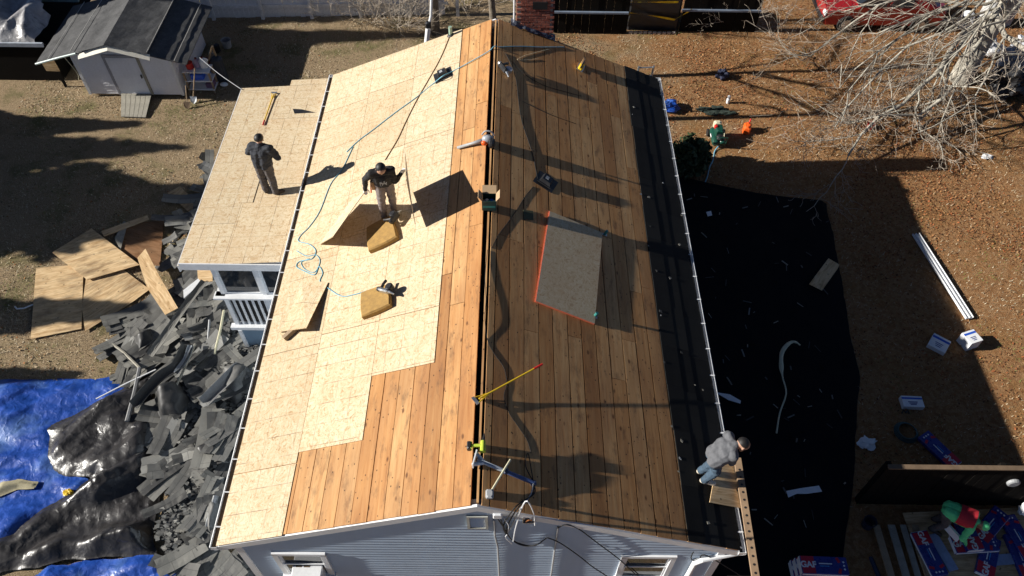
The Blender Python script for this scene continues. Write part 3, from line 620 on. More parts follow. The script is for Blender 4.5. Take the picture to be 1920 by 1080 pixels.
# ---- enclosed porch under its own low roof
PSX0,PSX1,PSY0,PSY1=-6.16,-4.05,6.3,12.4
zin,zout=3.60,3.42
def pz(x): return zin+(zout-zin)*(x+4.4)/(-6.85+4.4)
PN=V((-(zin-zout)/2.45,0,1)).normalized()
def PR(px,py,o=.014): return hit(px,py,V((-4.4,0,zin))+PN*o,PN)
porch_edge=[PR(333,499,0),PR(531,488,0),PR(531,488,0)]
def pslab(x0,x1,y0,y1,z0,z1,mat,name,parent=house,skew=0):
    b=MB(); c=[]
    for zz in (z0,z1):
        for x,y in ((x0,y0),(x1,y0),(x1,y1),(x0,y1)): c.append(V((x,y,pz(x)))+PN*zz)
    b.hexa(c,[(c_.y,c_.x) for c_ in c]); return b.build(name,mat,parent)
ya=PR(333,499,0).y; yb=PR(450,166,0).y; yc=PR(575,146,0).y; xa=PR(333,499,0).x; xm=PR(545,158,0).x
pslab(xa+.03,-4.42,ya+.03,yb-.02,-.12,-.004,'white','porch_roof_frame')
rows=[(xa,xa+1.0),(xa+1.0,-4.42)]
for (x0,x1),f in zip(rows,(1.22,2.44)):
    y=ya; L=f
    yy=yb
    while y<yy-.02:
        y1=min(y+L,yy); pslab(x0+.003,x1-.003,y+.0045,y1-.0045,0,.012,'osb','sheathing_panel'); y=y1; L=2.44
pslab(xm,-4.42,yb+.003,yc-.08,0,.012,'osb','sheathing_panel')
b=MB(); p=[PR(x,y,.0145) for x,y in ((549,204),(566,205),(592,211),(552,213))]; b.poly(p,(0,0,1),.002); b.build('roof_hole','black',house)
o=pslab(PR(470,380).x-.28,PR(470,380).x+.05,PR(470,380).y,PR(478,330).y+.2,.0145,.026,'osb','patch_panel')
b=MB(); b.box((-5.6,ya-.01,pz(-5.6)-.09),(2.36,.03,.2)); b.build('porch_fascia','white',house)
b=MB(); b.box((xa+.0,(ya+yb)/2,pz(xa)-.09),(.03,yb-ya,.2)); b.build('porch_fascia','white',house)
# porch walls: lap-sided knee wall on block, railing sill, posts, glass, balusters
fl=MB(); fl.box(((PSX0+PSX1)/2,(PSY0+PSY1)/2,1.12),(PSX1-PSX0,PSY1-PSY0,.2)); fl.build('porch_floor','white',house)
pb=plain('porch_blue_paint',(.20,.29,.38),.55,var=.12)
b=MB(); b.box(((PSX0+PSX1)/2,PSY0+.05,.51),(PSX1-PSX0-.04,.06,1.02)); b.box((PSX0+.05,(PSY0+PSY1)/2,.51),(.06,PSY1-PSY0-.04,1.02)); b.build('porch_skirt',pb,house)
for x,y in ((PSX0,PSY0),(PSX0+.95,PSY0),(PSX1-.08,PSY0),(PSX0,PSY0+2.0),(PSX0,PSY0+4.0),(PSX0,PSY1)):
    b=MB(); b.box((x+.045,y+.045,1.22+(pz(x)-.13-1.22)/2),(.09,.09,pz(x)-.13-1.22)); b.build('porch_post','white',house)
    b=MB(); b.box((x+.045,y+.045-.02,.52),(.085,.09,1.0)); b.build('skirt_post','white',house)
b=MB(); b.box(((PSX0+PSX1)/2-.1,PSY0-.02,2.40),(PSX1-PSX0+.12,.22,.05)); b.build('sill_rail','white',house)
b=MB(); b.box((PSX0-.02,(PSY0+PSY1)/2,2.40),(.22,PSY1-PSY0+.1,.05)); b.build('sill_rail','white',house)
for x0,x1 in ((PSX0+.09,PSX0+.95),(PSX0+1.04,PSX1-.08)):
    b=MB(); b.box(((x0+x1)/2,PSY0+.05,2.86),(x1-x0,.008,.86)); b.build('pane',mat_glass(),house)
    for (cx,cz,sx,sz) in ((x0+.025,2.86,.05,.86),(x1-.025,2.86,.05,.86),((x0+x1)/2,3.27,x1-x0-.1,.05),((x0+x1)/2,2.45,x1-x0-.1,.05)):
        b=MB(); b.box((cx,PSY0+.035,cz),(sx,.03,sz)); b.build('window_bar','white',house)
b=MB(); b.box((PSX0+.05,(PSY0+PSY1)/2,2.86),(.008,PSY1-PSY0-.2,.86)); b.build('pane',mat_glass(),house)
b=MB(); b.box(((PSX0+PSX1)/2,PSY0+.09,1.8),(PSX1-PSX0-.1,.01,1.1)); b.build('screen_panel','black',house)
for i in range(13):
    b=MB(); x=PSX0+.2+i*.145; b.box((x,PSY0+.03,1.80),(.045,.04,1.14)); b.build('baluster','white',house)
b=MB(); b.box(((PSX0+PSX1)/2-.05,PSY0-.02,1.19),(PSX1-PSX0+.1,.14,.10)); b.build('porch_sill','white',house)
lat=MB(); 
for i in range(4):
    for j in range(7):
        b_=V((PSX0+.62+i*.11,PSY0-.0,.12+j*.115)); lat.lathe(b_,[(.052,-.03),(.052,.012),(.034,.012),(.034,-.02)],10,axis=(0,-1,0))
lat.build('vent_block',plain('concrete_grey',(.42,.41,.38),.9),house)
b=MB(); b.tube([G(393,600,.5)+V((0,0,0)),G(385,700,.15)],.03,8); b.build('fallen_downspout','grey',None); o=bpy.data.objects['fallen_downspout']; tag(o,'pale downspout pipe leaning on shingle heap beside the porch','pipe')
# ================================================================ SHED
SY=16.53; sx0,sx1=-13.66,-10.57; SB=19.5; rx,rzz=-12.2,2.22
shed=thing('shed',(-12.1,17.8,0),'pale grey garden shed with patched black felt roof and plank ramp','shed')
def lap(b,x0,x1,z0,z1f,y,c=.1):
    z=z0
    while z<1.66:
        z2=min(z+c,1.66); b.add([(x0,y-.014,z),(x1,y-.014,z),(x1,y-.003,z2),(x0,y-.003,z2)],[(0,1,2,3)]); b.add([(x0,y-.003,z),(x1,y-.003,z),(x1,y-.014,z),(x0,y-.014,z)],[(0,1,2,3)]); z=z2
dx0,dx1=-12.62,-11.62
b=MB(); lap(b,sx0,dx0-.07,.12,1.66,SY); b.build('front_siding','shed_siding',shed)
b=MB(); lap(b,dx1+.07,sx1,.12,1.66,SY); b.build('front_siding','shed_siding',shed)
b=MB(); b.poly([(sx0,SY,.1),(sx1,SY,.1),(sx1,SY,1.66),(rx,SY,2.12),(sx0,SY,1.66)],(0,1,0),.06); b.box((sx0+.03,(SY+SB)/2,.86),(.06,SB-SY-.14,1.6)); b.box((sx1-.03,(SY+SB)/2,.86),(.06,SB-SY-.14,1.6)); b.box(((sx0+sx1)/2,SB-.03,.86),(sx1-sx0-.14,.06,1.6)); b.build('wall','shed_siding',shed)
d=MB(); z=.14
while z<1.5:
    z2=min(z+.1,1.52); d.add([(dx0,SY-.036,z),(dx1,SY-.036,z),(dx1,SY-.024,z2),(dx0,SY-.024,z2)],[(0,1,2,3)]); d.add([(dx0,SY-.02,z),(dx1,SY-.02,z),(dx1,SY-.036,z),(dx0,SY-.036,z)],[(0,1,2,3)]); z=z2
door=d.build('door','shed_siding',shed)
b=MB(); b.box((dx1-.06,SY-.06,.85),(.03,.05,.12)); b.build('latch','black',door)
for cx,cz,sxx,szz in ((dx0-.035,.84,.08,1.46),(dx1+.035,.84,.08,1.46),((dx0+dx1)/2,1.60,dx1-dx0+.15,.08)):
    b=MB(); b.box((cx,SY-.03,cz),(sxx,.05,szz)); b.build('door_trim','greywood' if cx>dx1 else plain('grey_trim',(.30,.30,.33),.6),shed)
for x in (sx0+.0,sx1-.0):
    b=MB(); b.box((x,SY-.02,.88),(.09,.05,1.56)); b.build('corner_trim','white',shed)
b=MB(); b.box((-12.08,SY-.012,1.86),(.34,.02,.12)); b.build('sign_plate',plain('faded_plate',(.35,.42,.55),.5),shed)
Yf=SY-.28; Yb=PZ(385,10,1.55).y
lx,lz=-14.75,1.47; ex,ez=-9.95,1.50
def rquad(x0,z0,x1,z1,y0,y1,name,mat,th=.03,sag=.03,nx=10,ny=14,wr=.012):
    b=MB(); vs=[];fs=[]
    for j in range(ny+1):
        for i in range(nx+1):
            t=i/nx; x=x0+(x1-x0)*t; z=z0+(z1-z0)*t; y=y0+(y1-y0)*j/ny
            vs.append((x,y+.03*nz(x*2,j,3)*(j==0),z+wr*nz(x*2.5,y*2.5,5)+wr*.5*nz(x*8,y*8,1)-sag*math.sin(math.pi*t)))
    for j in range(ny):
        for i in range(nx): fs.append((j*(nx+1)+i,j*(nx+1)+i+1,(j+1)*(nx+1)+i+1,(j+1)*(nx+1)+i))
    n=len(vs); vs+=[(x,y,z-th) for x,y,z in vs]; fs2=[tuple(n+k for k in f[::-1]) for f in fs]
    edge=[]
    for i in range(nx): edge+=[(i+1,i,n+i,n+i+1)]; k=ny*(nx+1)+i; edge+=[(k,k+1,n+k+1,n+k)]
    for j in range(ny): a=j*(nx+1); c=(j+1)*(nx+1); edge+=[(a,c,n+c,n+a)]; a+=nx; c+=nx; edge+=[(c,a,n+a,n+c)]
    if x1<x0: fs=[f[::-1] for f in fs]; fs2=[f[::-1] for f in fs2]; edge=[f[::-1] for f in edge]
    b.add(vs,fs+fs2+edge); return b.build(name,mat,shed)
fm=mat_shingle('shed_roof_felt',.27); fm2=plain('grey_felt_roll',(.085,.085,.086),.85,var=.55,scale=3,bmp=.5,spec=.3)
rl=rquad(rx,rzz,lx,lz,Yf,Yb,'roof_felt',fm2); rr_=rquad(rx,rzz,ex,ez,Yf,Yb,'roof_felt',fm2)
rquad(rx-.02,rzz+.012,-13.15,1.975,Yf-.05,Yb,'ridge_sheet',fm2,th=.012); rquad(rx-.05,rzz+.03,-11.05,1.915,Yf-.06,Yb,'ridge_sheet',fm2,th=.012)
def seam(x,z,dx=0):
    pts=[(x+dx*j/14+.01*nz(j,x,2),Yf+(Yb-Yf)*j/14,z+.014+.008*nz(j*2,x)) for j in range(15)]
    b=MB(); b.tube(pts,[.008+.012*abs(nz(j*3.1,x,7)) for j in range(15)],5); b.build('pale_seam',plain('dried_sealant',(.5,.48,.44),.8),shed)
seam(-13.5,1.87); seam(-14.3,1.61); seam(-11.05,1.93); seam(-10.3,1.615)
cream=plain('cream_trim',(.72,.68,.58),.6,var=.08)
for x0,z0,x1,z1 in ((-13.25,1.80,rx,2.13),(rx,2.13,-11.0,1.78)):
    b=MB(); b.poly([(x0,Yf-.10,z0-.09),(x0,Yf+.03,z0+.05),(x1,Yf+.03,z1+.05),(x1,Yf-.10,z1-.09)],(0,-.73,.68),.02); b.build('rake_trim',cream,shed)
b=MB(); b.tube([(lx+.0,Yf-.01,lz-.02),(-13.9,Yf-.01,1.70),(-13.3,Yf-.01,1.86)],.035,7); b.build('eave_pipe',plain('pale_green_pipe',(.45,.55,.52),.4),shed)
ramp_=[G(238,183),G(290,182),G(271,222),G(233,219)]
tl=[V((-12.62,SY-.05,.13)),V((-11.6,SY-.05,.13))]; bl=[V((-12.32,15.42,.03)),V((-11.5,15.40,.03))]
for i in range(6):
    a,c=i/6+.006,(i+1)/6-.006
    P4=[bl[0].lerp(bl[1],a),bl[0].lerp(bl[1],c),tl[0].lerp(tl[1],c),tl[0].lerp(tl[1],a)]
    b=MB(); b.poly(P4,(0,0,1),.03); b.build('ramp_plank','greywood',shed)
b=MB(); b.tube(smoothpath([(-13.9,SY-.05,1.6),(-13.75,SY-.1,1.2),(-13.72,SY-.08,.9),(-13.8,SY-.06,.7)]),.012,5); b.build('loose_wire','ivory',shed)
lean=thing('lean_to',(-14.3,17.2,0),'dark open lean-to on the left side of the shed','lean-to')
b=MB(); b.box((-14.7,17.0,.7),(.07,.07,1.4)); b.build('post','darkwood',lean); b=MB(); b.box((-14.2,18.9,.7),(1.1,.05,1.4)); b.build('back_wall','darkwood',lean)
q=[PY(75,113,16.9),PY(100,113,16.9),PY(112,134,16.9),PY(87,133,16.9)]; b=MB(); b.poly(q,(0,1,0),.03); b.build('plywood_board','ply',lean)
# covered pile left of the shed
cp=thing('covered_store',(-17.2,18,0),'dark low store under a crumpled grey tarp left of the shed','store')
fy=PZ(30,82,1.45).y
b=MB(); b.box((-17.4,fy+.06,.7),(5.0,.08,1.4)); b.build('front_wall','darkwood',cp); b=MB(); b.box((-14.95,fy+1.6,.65),(.08,3.0,1.3)); b.build('side_wall','darkwood',cp)
b=MB(); b.box((-17.4,fy-.0,1.42),(4.9,.07,.14)); b.build('front_beam',plain('pale_blue_beam',(.38,.42,.48),.6),cp)
b=MB(); b.box((-17.2,fy+2.6,1.45),(5.0,.1,.08)); b.build('rear_rail',plain('teal_rail',(.2,.32,.34),.5),cp)
vs=[];fs=[]; NX,NY=70,50
for j in range(NY+1):
    for i in range(NX+1):
        x=-19.8+(4.6)*i/NX; y=fy-.02+(4.4)*j/NY
        f=abs(nz(x*1.1+.2*nz(x,y,2),y*.35,4)); z=1.55+.42*(1-2.4*f)*math.sin(min(1,j/10)*1.57)+.06*abs(nz(x*3,y*1.5,8))-.02*abs(nz(x*8,y*6,3))-.18*(j==0)+.12*math.sin(j/NY*3)
        vs.append((x+.06*nz(x*3,y*3,7)+.25*sstep(0,1,(j/NY))*.6,y,z))
for j in range(NY):
    for i in range(NX):
        if i>50 and j>16 and i-50>(26-j*.55): continue
        fs.append((j*(NX+1)+i,j*(NX+1)+i+1,(j+1)*(NX+1)+i+1,(j+1)*(NX+1)+i))
b=MB(); b.add(vs,fs); b.build('grey_tarp','grey_tarp',cp,smooth=True)
b=MB(); b.box((-17.2,fy+2.2,1.0),(4.9,4.0,.05)); b.build('shelf_deck','darkwood',cp)
# clutter by the shed wall
def free(name,b,mat,label,cat,group=None,smooth=False): return tag(b.build(name,mat,None,smooth=smooth),label,cat,group)
sh=thing('storage_shelf',G(372,172),'white open shelf unit standing against the shed side','shelf')
o=V((-10.02,17.0,0))
for x in (-.42,.42):
    for y in (-.2,.2): b=MB(); b.box(o+V((x,y,.4)),(.05,.05,.8)); b.build('shelf_leg','wood',sh)
for z in (.12,.45,.8): b=MB(); b.box(o+V((0,0,z)),(.9,.46,.03)); b.build('shelf_board','paper',sh)
def lathe_thing(name,p,prof,mat,label,cat,axis=(0,0,1),n=14):
    b=MB(); b.lathe(p,prof,n,axis); return free(name,b,mat,label,cat,smooth=False)
def jug(p,mat,label,cap='darkred',s=1.0):
    t=thing('jug',p,label,'jug'); b=MB(); b.lathe(p,[(.06*s,0),(.085*s,.015),(.09*s,.17*s),(.05*s,.23*s),(.028*s,.25*s)],14); b.build('bottle',mat,t,smooth=True)
    b=MB(); b.lathe(p+V((0,0,.25*s)),[(.032*s,0),(.032*s,.035)],10); b.build('cap',cap,t); b=MB(); b.tube(smoothpath([p+V((.08*s,0,.16*s)),p+V((.12*s,0,.2*s)),p+V((.06*s,0,.24*s))],4),.014*s,6); b.build('handle',mat,t); return t
jug(o+V((.25,.05,.815)),'paper','white plastic jug with dark cap on top of the shelf unit',s=1.5)
jug(o+V((.02,.1,.815)),plain('lilac_plastic',(.45,.33,.42),.5),'lilac plastic jug on top of the shelf unit',s=1.2)
lathe_thing('paint_can',o+V((-.22,.02,.815)),[(.12,0),(.12,.2),(.125,.21),(.11,.205)],'red','red paint can on top of the shelf unit','can')
b=MB(); b.bbox(o+V((-.05,0,.56)),(.42,.3,.2),bev=.02); free('storage_bin',b,'blue','blue plastic bin on the middle shelf','bin')
b=MB(); b.bbox(o+V((.28,0,.22)),(.26,.3,.17),bev=.02); free('storage_bin',b,plain('purple_plastic',(.14,.08,.16),.5),'dark purple bin on the lowest shelf','bin')
af=thing('a_frame_sawhorse',(-9.5,17.0,0),'wooden triangular A-frame leaning beside the shelf unit','sawhorse')
pk=PY(398,87,16.9); l1=G(385,135); l2=G(412,122)
for q_ in (l1,l2): b=MB(); b.tube([pk,q_],.035,4); b.build('leg','wood',af)
b=MB(); b.tube([pk.lerp(l1,.75),pk.lerp(l2,.75)],.025,4); b.build('crossbar','wood',af)
lathe_thing('bucket',G(427,88),[(.14,0),(.17,.3),(.18,.3),(.165,.29),(.13,.02)],'grey','grey bucket in the shade behind the shed clutter','bucket')
b=MB(); b.bbox(G(418,150)+V((0,0,.45)),(.35,.3,.9),bev=.05); free('wheelie_bin',b,plain('slate_plastic',(.05,.055,.065),.5),'slate grey tall bin in the shade right of the A-frame','bin')
b=MB(); b.bbox(G(395,148)+V((0,0,.14)),(.16,.1,.28),bev=.02); free('fuel_can',b,'skyblue','small sky blue can beside the A-frame','can')
b=MB(); b.bbox(G(388,146)+V((0,0,.12)),(.12,.1,.24),bev=.02); free('fuel_can',b,'orange','small orange can between shelf and blue can','can')
b=MB(); b.ell(G(421,161)+V((0,0,.06)),(.14,.09,.07)); free('plastic_bag',b,'paper','small white bag on the shaded grass by the bin','bag')
for i,(a,c,l) in enumerate((((365,128),(366,190),'long-handled shovel leaning on the shelf, nearest the lawn'),((348,160),(354,200),'shovel with rusty blade leaning at the shed corner'))):
    t=thing('shovel',G(*c),l,'shovel'); top=PY(a[0],a[1],16.2 if i==0 else 16.3); ft=G(*c)+V((0,0,.2)); b=MB(); b.tube([top,ft],.018,7); b.build('handle','wood',t)
    d_=(ft-top).normalized(); b=MB(); s_=V((.11,0,0)); b.poly([ft-s_,ft+s_,ft+s_*.9+V((0,-.1,-.12)),ft+V((0,-.14,-.2)),ft-s_*.9+V((0,-.1,-.12))],(0,-.8,.6),.012); b.build('blade','rust' if i else 'metal',t)
for i in range(7):
    p=G(355+i*9,75+(i*37)%50); b=MB(); b.bbox(p+V((0,0,.15)),(.15+.05*(i%3),.2,.3),rz=i,bev=.03)
    free('garden_clutter',b,['rust','paper','grey','wood','darkred','greywood','black'][i],['rusty brown tub behind the shelf unit','white box behind the shelf unit','grey tub near the A-frame top','wooden crate near the A-frame top','maroon tub under the A-frame','weathered box beyond the A-frame','black tub farthest along the shed clutter'][i],'tub')
b=MB(); b.tube(smoothpath([PY(374,108,16.6),PY(410,138,14.6),PR(452,167,.05)],5),.010,5); free('overhead_wire',b,'grey','pale wire running from the shed to the porch roof corner','wire')

# ================================================================ WHITE FENCE, DARK FENCE
fa,fb_=V((-11.6,21.14,0)),V((-2.0,21.63,0)); fd=(fb_-fa); FL=fd.length; fd.normalize(); fn=V((fd.y,-fd.x,0)); frz=math.atan2(fd.y,fd.x)
fence=thing('picket_fence',(-6.8,21.4,0),'weathered white board fence along the back of the yard','fence')
pb_=MB(); pb_.box((0,0,.9),(.178,.02,1.74)); fw_=plain('weathered_white_wood',(.74,.76,.78),.75,var=.3,scale=4); pr=pb_.build('picket',fw_,fence,origin=(0,0,0)); n=int(FL/.186)
for i in range(n):
    p=fa+fd*(i*.186+.09)+V((0,0,random.uniform(-.02,.02))); rt=(random.gauss(0,.008),random.gauss(0,.006),frz+random.gauss(0,.01))
    if i==0: put(pr,p,fence); pr.rotation_euler=rt
    else: dup(pr,p,fence,rot=rt)
for i in range(6):
    b=MB(); p=fa+fd*(1.81*i+.9)+fn*.085; b.box(p+V((0,0,.92)),(.12,.12,1.84),rz=frz); b.build('fence_post',fw_,fence)
for z in (.5,1.5):
    b=MB(); b.box((fa+fb_)/2+fn*.035+V((0,0,z)),(FL,.045,.1),rz=frz); b.build('fence_rail',fw_,fence)
dk=thing('deep_shade_fence',(5,20.6,-.2),'tall board fence coloured near black for deep shade, with a pale blue grey rail','fence')
rail=plain('blue_grey_rail',(.17,.21,.28),.5,var=.2)
for x0,x1,y in ((1.5,4.5,20.5),(6.55,9.3,20.75)):
    x=x0
    while x<x1-.1:
        b=MB(); zz=gz(x); b.box((x+.14,y+random.uniform(-.01,.01),zz+1.05),(.275,.03,2.1)); b.build('board','darkwood',dk); x+=.28  # boards made tall and near black in place of deep shadow
    b=MB(); b.box(((x0+x1)/2,y-.07,.90+gz((x0+x1)/2)),(x1-x0+.1,.09,.06)); b.build('fence_rail',rail,dk)
gb=thing('covered_grill',(5.55,20.9,-.1),'black covered box wrapped in yellow caution tape','grill')
b=MB(); b.bbox((5.55,21.3,gz(5.5)+.95),(1.9,1.1,1.9),bev=.08); b.build('cover','black',gb)
def tape(pts,w=.09):
    b=MB(); vs=[];fs=[]; pts=smoothpath(pts,4)
    for i,p in enumerate(pts):
        tw=.6+.5*math.sin(i*.7); d=V((0,-math.sin(tw),math.cos(tw)))*w*.5; vs+=[p-d,p+d]
    for i in range(len(pts)-1): fs.append((2*i,2*i+2,2*i+3,2*i+1))
    b.add(vs,fs); return b.build('caution_tape','tape',gb)
ty=20.66
tape([PY(1095,14,ty),PY(1140,10,ty),PY(1178,4,ty)]); tape([PY(1178,4,ty),PY(1225,4,ty),PY(1272,4,ty)]); tape([PY(1180,24,ty),PY(1225,30,ty),PY(1265,37,ty)]); tape([PY(1265,37,ty),PY(1280,28,ty),PY(1297,18,ty)]); tape([PY(1181,4,ty),PY(1179,22,ty),PY(1180,30,ty),PY(1175,48,ty)],.05)
for i in range(10):
    x=4.75+i*.175; b=MB(); b.bbox((x,20.55+.01*math.sin(i*5),gz(x)+.05),(.15,.09,.10),rz=random.uniform(-.1,.1),bev=.03); free('edging_stone',b,plain('pale_stone',(.45,.4,.34),.9),'pale edging stone in the row before the black covered box','stone','edging stones')

# ================================================================ TREES
def grow(limbs,twigs,p,d,r,L,depth,rng,droop,spread,nseg=7,lo=.0025,floor=.12):
    pts=[V(p)]; rs=[r]; d=V(d).normalized(); kids=[]
    for i in range(nseg):
        d=(d+V((rng.gauss(0,.2),rng.gauss(0,.2),rng.gauss(0,.15)-droop*(i/nseg)))).normalized()
        q=pts[-1]+d*(L/nseg)
        if q.z<gz(q.x)+floor: d=V((d.x,d.y,abs(d.z)*.15)).normalized(); q=pts[-1]+d*(L/nseg)
        pts.append(q); rs.append(max(lo,r*(1-.66*(i+1)/nseg)))
        if depth>0 and i>=1:
            for _ in range(rng.choice((0,1,1,1,1,2)) if depth>1 else rng.choice((1,1,2))): kids.append((pts[-1],d.copy(),rs[-1],i/nseg))
    (limbs if r>.014 else twigs).tube(pts,rs,7 if r>.05 else (5 if r>.014 else 3),cap=False)
    if depth>0:
        for (q,dd,rr,t) in kids:
            ax=V((rng.gauss(0,1),rng.gauss(0,1),rng.gauss(0,.7))).normalized(); nd_=(dd+ax*spread).normalized()
            grow(limbs,twigs,q,nd_,max(lo,rr*rng.uniform(.45,.7)),L*rng.uniform(.26,.48)*(1.15-.4*t),depth-1,rng,droop,spread,max(4,nseg-1),lo,floor)
rng=random.Random(3)
tb=G(1800,150); tree=thing('bare_tree',tb,'large bare tree with pale lichened bark and drooping branches','tree')
tr=MB(); tp=[tb+V((0,0,-.1)),tb+V((.05,.1,.8)),tb+V((.25,.25,2.0)),tb+V((.6,.5,3.4)),tb+V((1.0,.75,5.2)),tb+V((1.3,.9,7.5)),tb+V((1.5,1.0,10))]
tr.tube(smoothpath(tp,4),[.40-.33*i/24 for i in range(25)],12); tr.build('trunk','bark',tree,smooth=True)
lm_,tw_=MB(),MB()
def tipdir(z0,px,py,z1):
    a=tb+V((.25+.1*z0,.2+.15*z0,z0)); c=PZ(px,py,z1); return a,(c-a)
for z0,px,py,z1,r in ((2.3,1600,235,1.4,.095),(2.6,1740,330,1.3,.10),(2.1,1660,190,1.5,.08),(3.0,1830,270,1.7,.09),(2.8,1500,120,1.6,.06),(3.2,1620,110,2.2,.06),(3.6,1900,230,2.4,.06),(4.2,1560,60,3.0,.06),(4.6,1700,60,3.4,.06),(3.3,1690,270,1.8,.055),(5.0,1800,180,3.2,.055),(2.5,1540,170,1.2,.05),(4.4,1890,120,3.6,.05),(3.8,1440,70,2.2,.045)):
    a,dv=tipdir(z0,px,py,z1); L=dv.length*1.04; d=(dv.normalized()+V((0,0,.16))).normalized()
    grow(lm_,tw_,a,d,r,L,3 if r>.06 else 2,rng,.10,.75,nseg=9,lo=.0055,floor=.25)
for k in range(4):
    a=tb+V((.6+.15*k,.5,3.6+.8*k)); w=k*2.4; grow(lm_,tw_,a,(math.cos(w),math.sin(w),.5),.055,3.0,2,rng,.05,.7,lo=.0035)
lm_.build('branches','bark',tree,smooth=True); tw_.build('twigs','twig',tree)
# bare trees and brush behind the far gable
def brush(name,base,label,n,h,spread,r,depth,seed,mat='twig',trunk=None,cat='tree'):
    rg=random.Random(seed); t=thing(name,base,label,cat); a,c=MB(),MB()
    if trunk:
        k=MB(); k.tube(smoothpath([base+V(q) for q in trunk[0]],4),[trunk[1]*(1-.6*i/(4*(len(trunk[0])-1))) for i in range(4*(len(trunk[0])-1)+1)],10); k.build('trunk','bark_dark',t,smooth=True)
        for i in range(n):
            q=base+V(trunk[0][-1])*rg.uniform(.45,1.0); w=rg.uniform(0,6.28); grow(a,c,q,(math.cos(w)*spread,math.sin(w)*spread,.8),r,h*rg.uniform(.5,.8),depth,rg,-.01,.6,lo=.004)
    else:
        for i in range(n):
            w=rg.uniform(0,6.28); q=base+V((math.cos(w)*rg.random()*.8,math.sin(w)*rg.random()*.5,0)); grow(a,c,q,(math.cos(w)*spread,math.sin(w)*spread,1),r,h*rg.uniform(.6,1.1),depth,rg,.05,.55,lo=.0035)
    if a.v: a.build('branches',mat,t)
    if c.v: c.build('twigs',mat,t)
    return t
brush('leafless_shrub',G(745,52),'tangle of bare thin stems before the white fence',26,2.3,.7,.013,2,11,cat='shrub')
brush('leafless_shrub',G(690,40),'bare arching shrub beside the white fence, left of the white pole',14,1.9,.8,.011,2,12,cat='shrub')
brush('bare_tree',G(815,60),'slim dark-trunked bare tree beside the white pole',6,4.0,.9,.05,2,13,trunk=([(0,0,0),(.05,.1,2),(.0,.2,4),(.2,.3,7)],.20))
brush('bare_tree',V((-.25,17.6,0)),'bare forked tree right behind the roof peak',8,4.2,.9,.06,2,14,trunk=([(0,0,0),(.05,0,2),(-.1,.1,4),(-.4,.2,7.5)],.15))
brush('bare_tree',V((.62,15.4,0)),'straight bare tree trunk just left of the chimney',7,4.5,1.0,.06,2,15,trunk=([(0,0,0),(0,0,2.5),(.05,.05,5),(.2,.1,9)],.13))
brush('leafless_shrub',G(880,20),'bare brush filling the gap between fence and roof peak',18,2.6,.7,.013,2,16,cat='shrub')
brush('leafless_shrub',G(1370,40),'bare low brush at the end of the dark fence',16,1.6,1.0,.013,2,17,cat='shrub')
wp=thing('white_pole',G(808,80),'white pole with black fitting in front of the brush','pole')
b=MB(); b.tube([V((-2.62,15.6,0)),PY(800,80,15.6),PY(803,52,15.6)],.075,10); b.build('lower_sleeve','paper',wp); b=MB(); b.tube([PY(803,52,15.6),PY(808,30,15.6),PY(810,-30,15.6)],.04,9); b.build('upper_pole','paper',wp); b=MB(); b.bbox(PY(803,46,15.55),(.16,.16,.18),bev=.03); b.build('fitting','black',wp)
# evergreen trees standing left of the yard, seen by their shade
def conifer(base,h,R,label,seed):
    rg=random.Random(seed); t=thing('evergreen_tree',base,label,'tree',None)
    b=MB(); b.tube([base,base+V((0,0,h))],[.2,.02],8); b.build('trunk','bark_dark',t)
    n=int(3200*R+5000); u=np.array([rg.random() for _ in range(n)]); z=.12+.88*(1-np.sqrt(u)); 
    a=np.array([rg.uniform(0,6.28) for _ in range(n)]); lump=.7+.3*np.sin(a*5+z*20)+.2*np.sin(a*3-z*33)
    rad_=(1-z)*R*lump*np.sqrt(np.array([rg.uniform(.1,1) for _ in range(n)])); C=np.column_stack([base.x+rad_*np.cos(a),base.y+rad_*np.sin(a),base.z+z*h-.15*rad_])
    e=RNG.normal(0,1,(n,2,3)); e/=np.linalg.norm(e,axis=2)[:,:,None]; e*=.21; v=np.stack([C-e[:,0],C+e[:,1],C+e[:,0],C-e[:,1]],1).reshape(-1,3)
    ob=npmesh('crown',v,np.arange(n*4).reshape(-1,4),plain('needle_foliage',(.04,.065,.025),.8,var=.4)); ob.parent=t; ob.location=-WL[t.name]
conifer(V((-25.5,10.4,0)),10.0,5.2,'tall evergreen left of the yard shading the lawn above the plywood',1)
conifer(V((-27,13.0,0)),8.2,3.0,'slender evergreen left of the yard, farther from the plywood',2)
conifer(V((-24,6.7,0)),7.4,2.2,'short evergreen left of the yard, level with the plywood sheets',3)
conifer(V((-22,4.9,0)),5.6,1.2,'lowest evergreen left of the yard, above the blue tarp',4)
conifer(V((-25,14.3,0)),6.4,2.0,'evergreen left of the yard, in line with the shed ramp',5)
conifer(V((-24,19.0,0)),10.5,2.1,'slim evergreen beyond the covered store, shading the fence foot',6)
conifer(V((-24,20.6,0)),11.0,2.1,'slim evergreen level with the white fence, shading its foot',7)

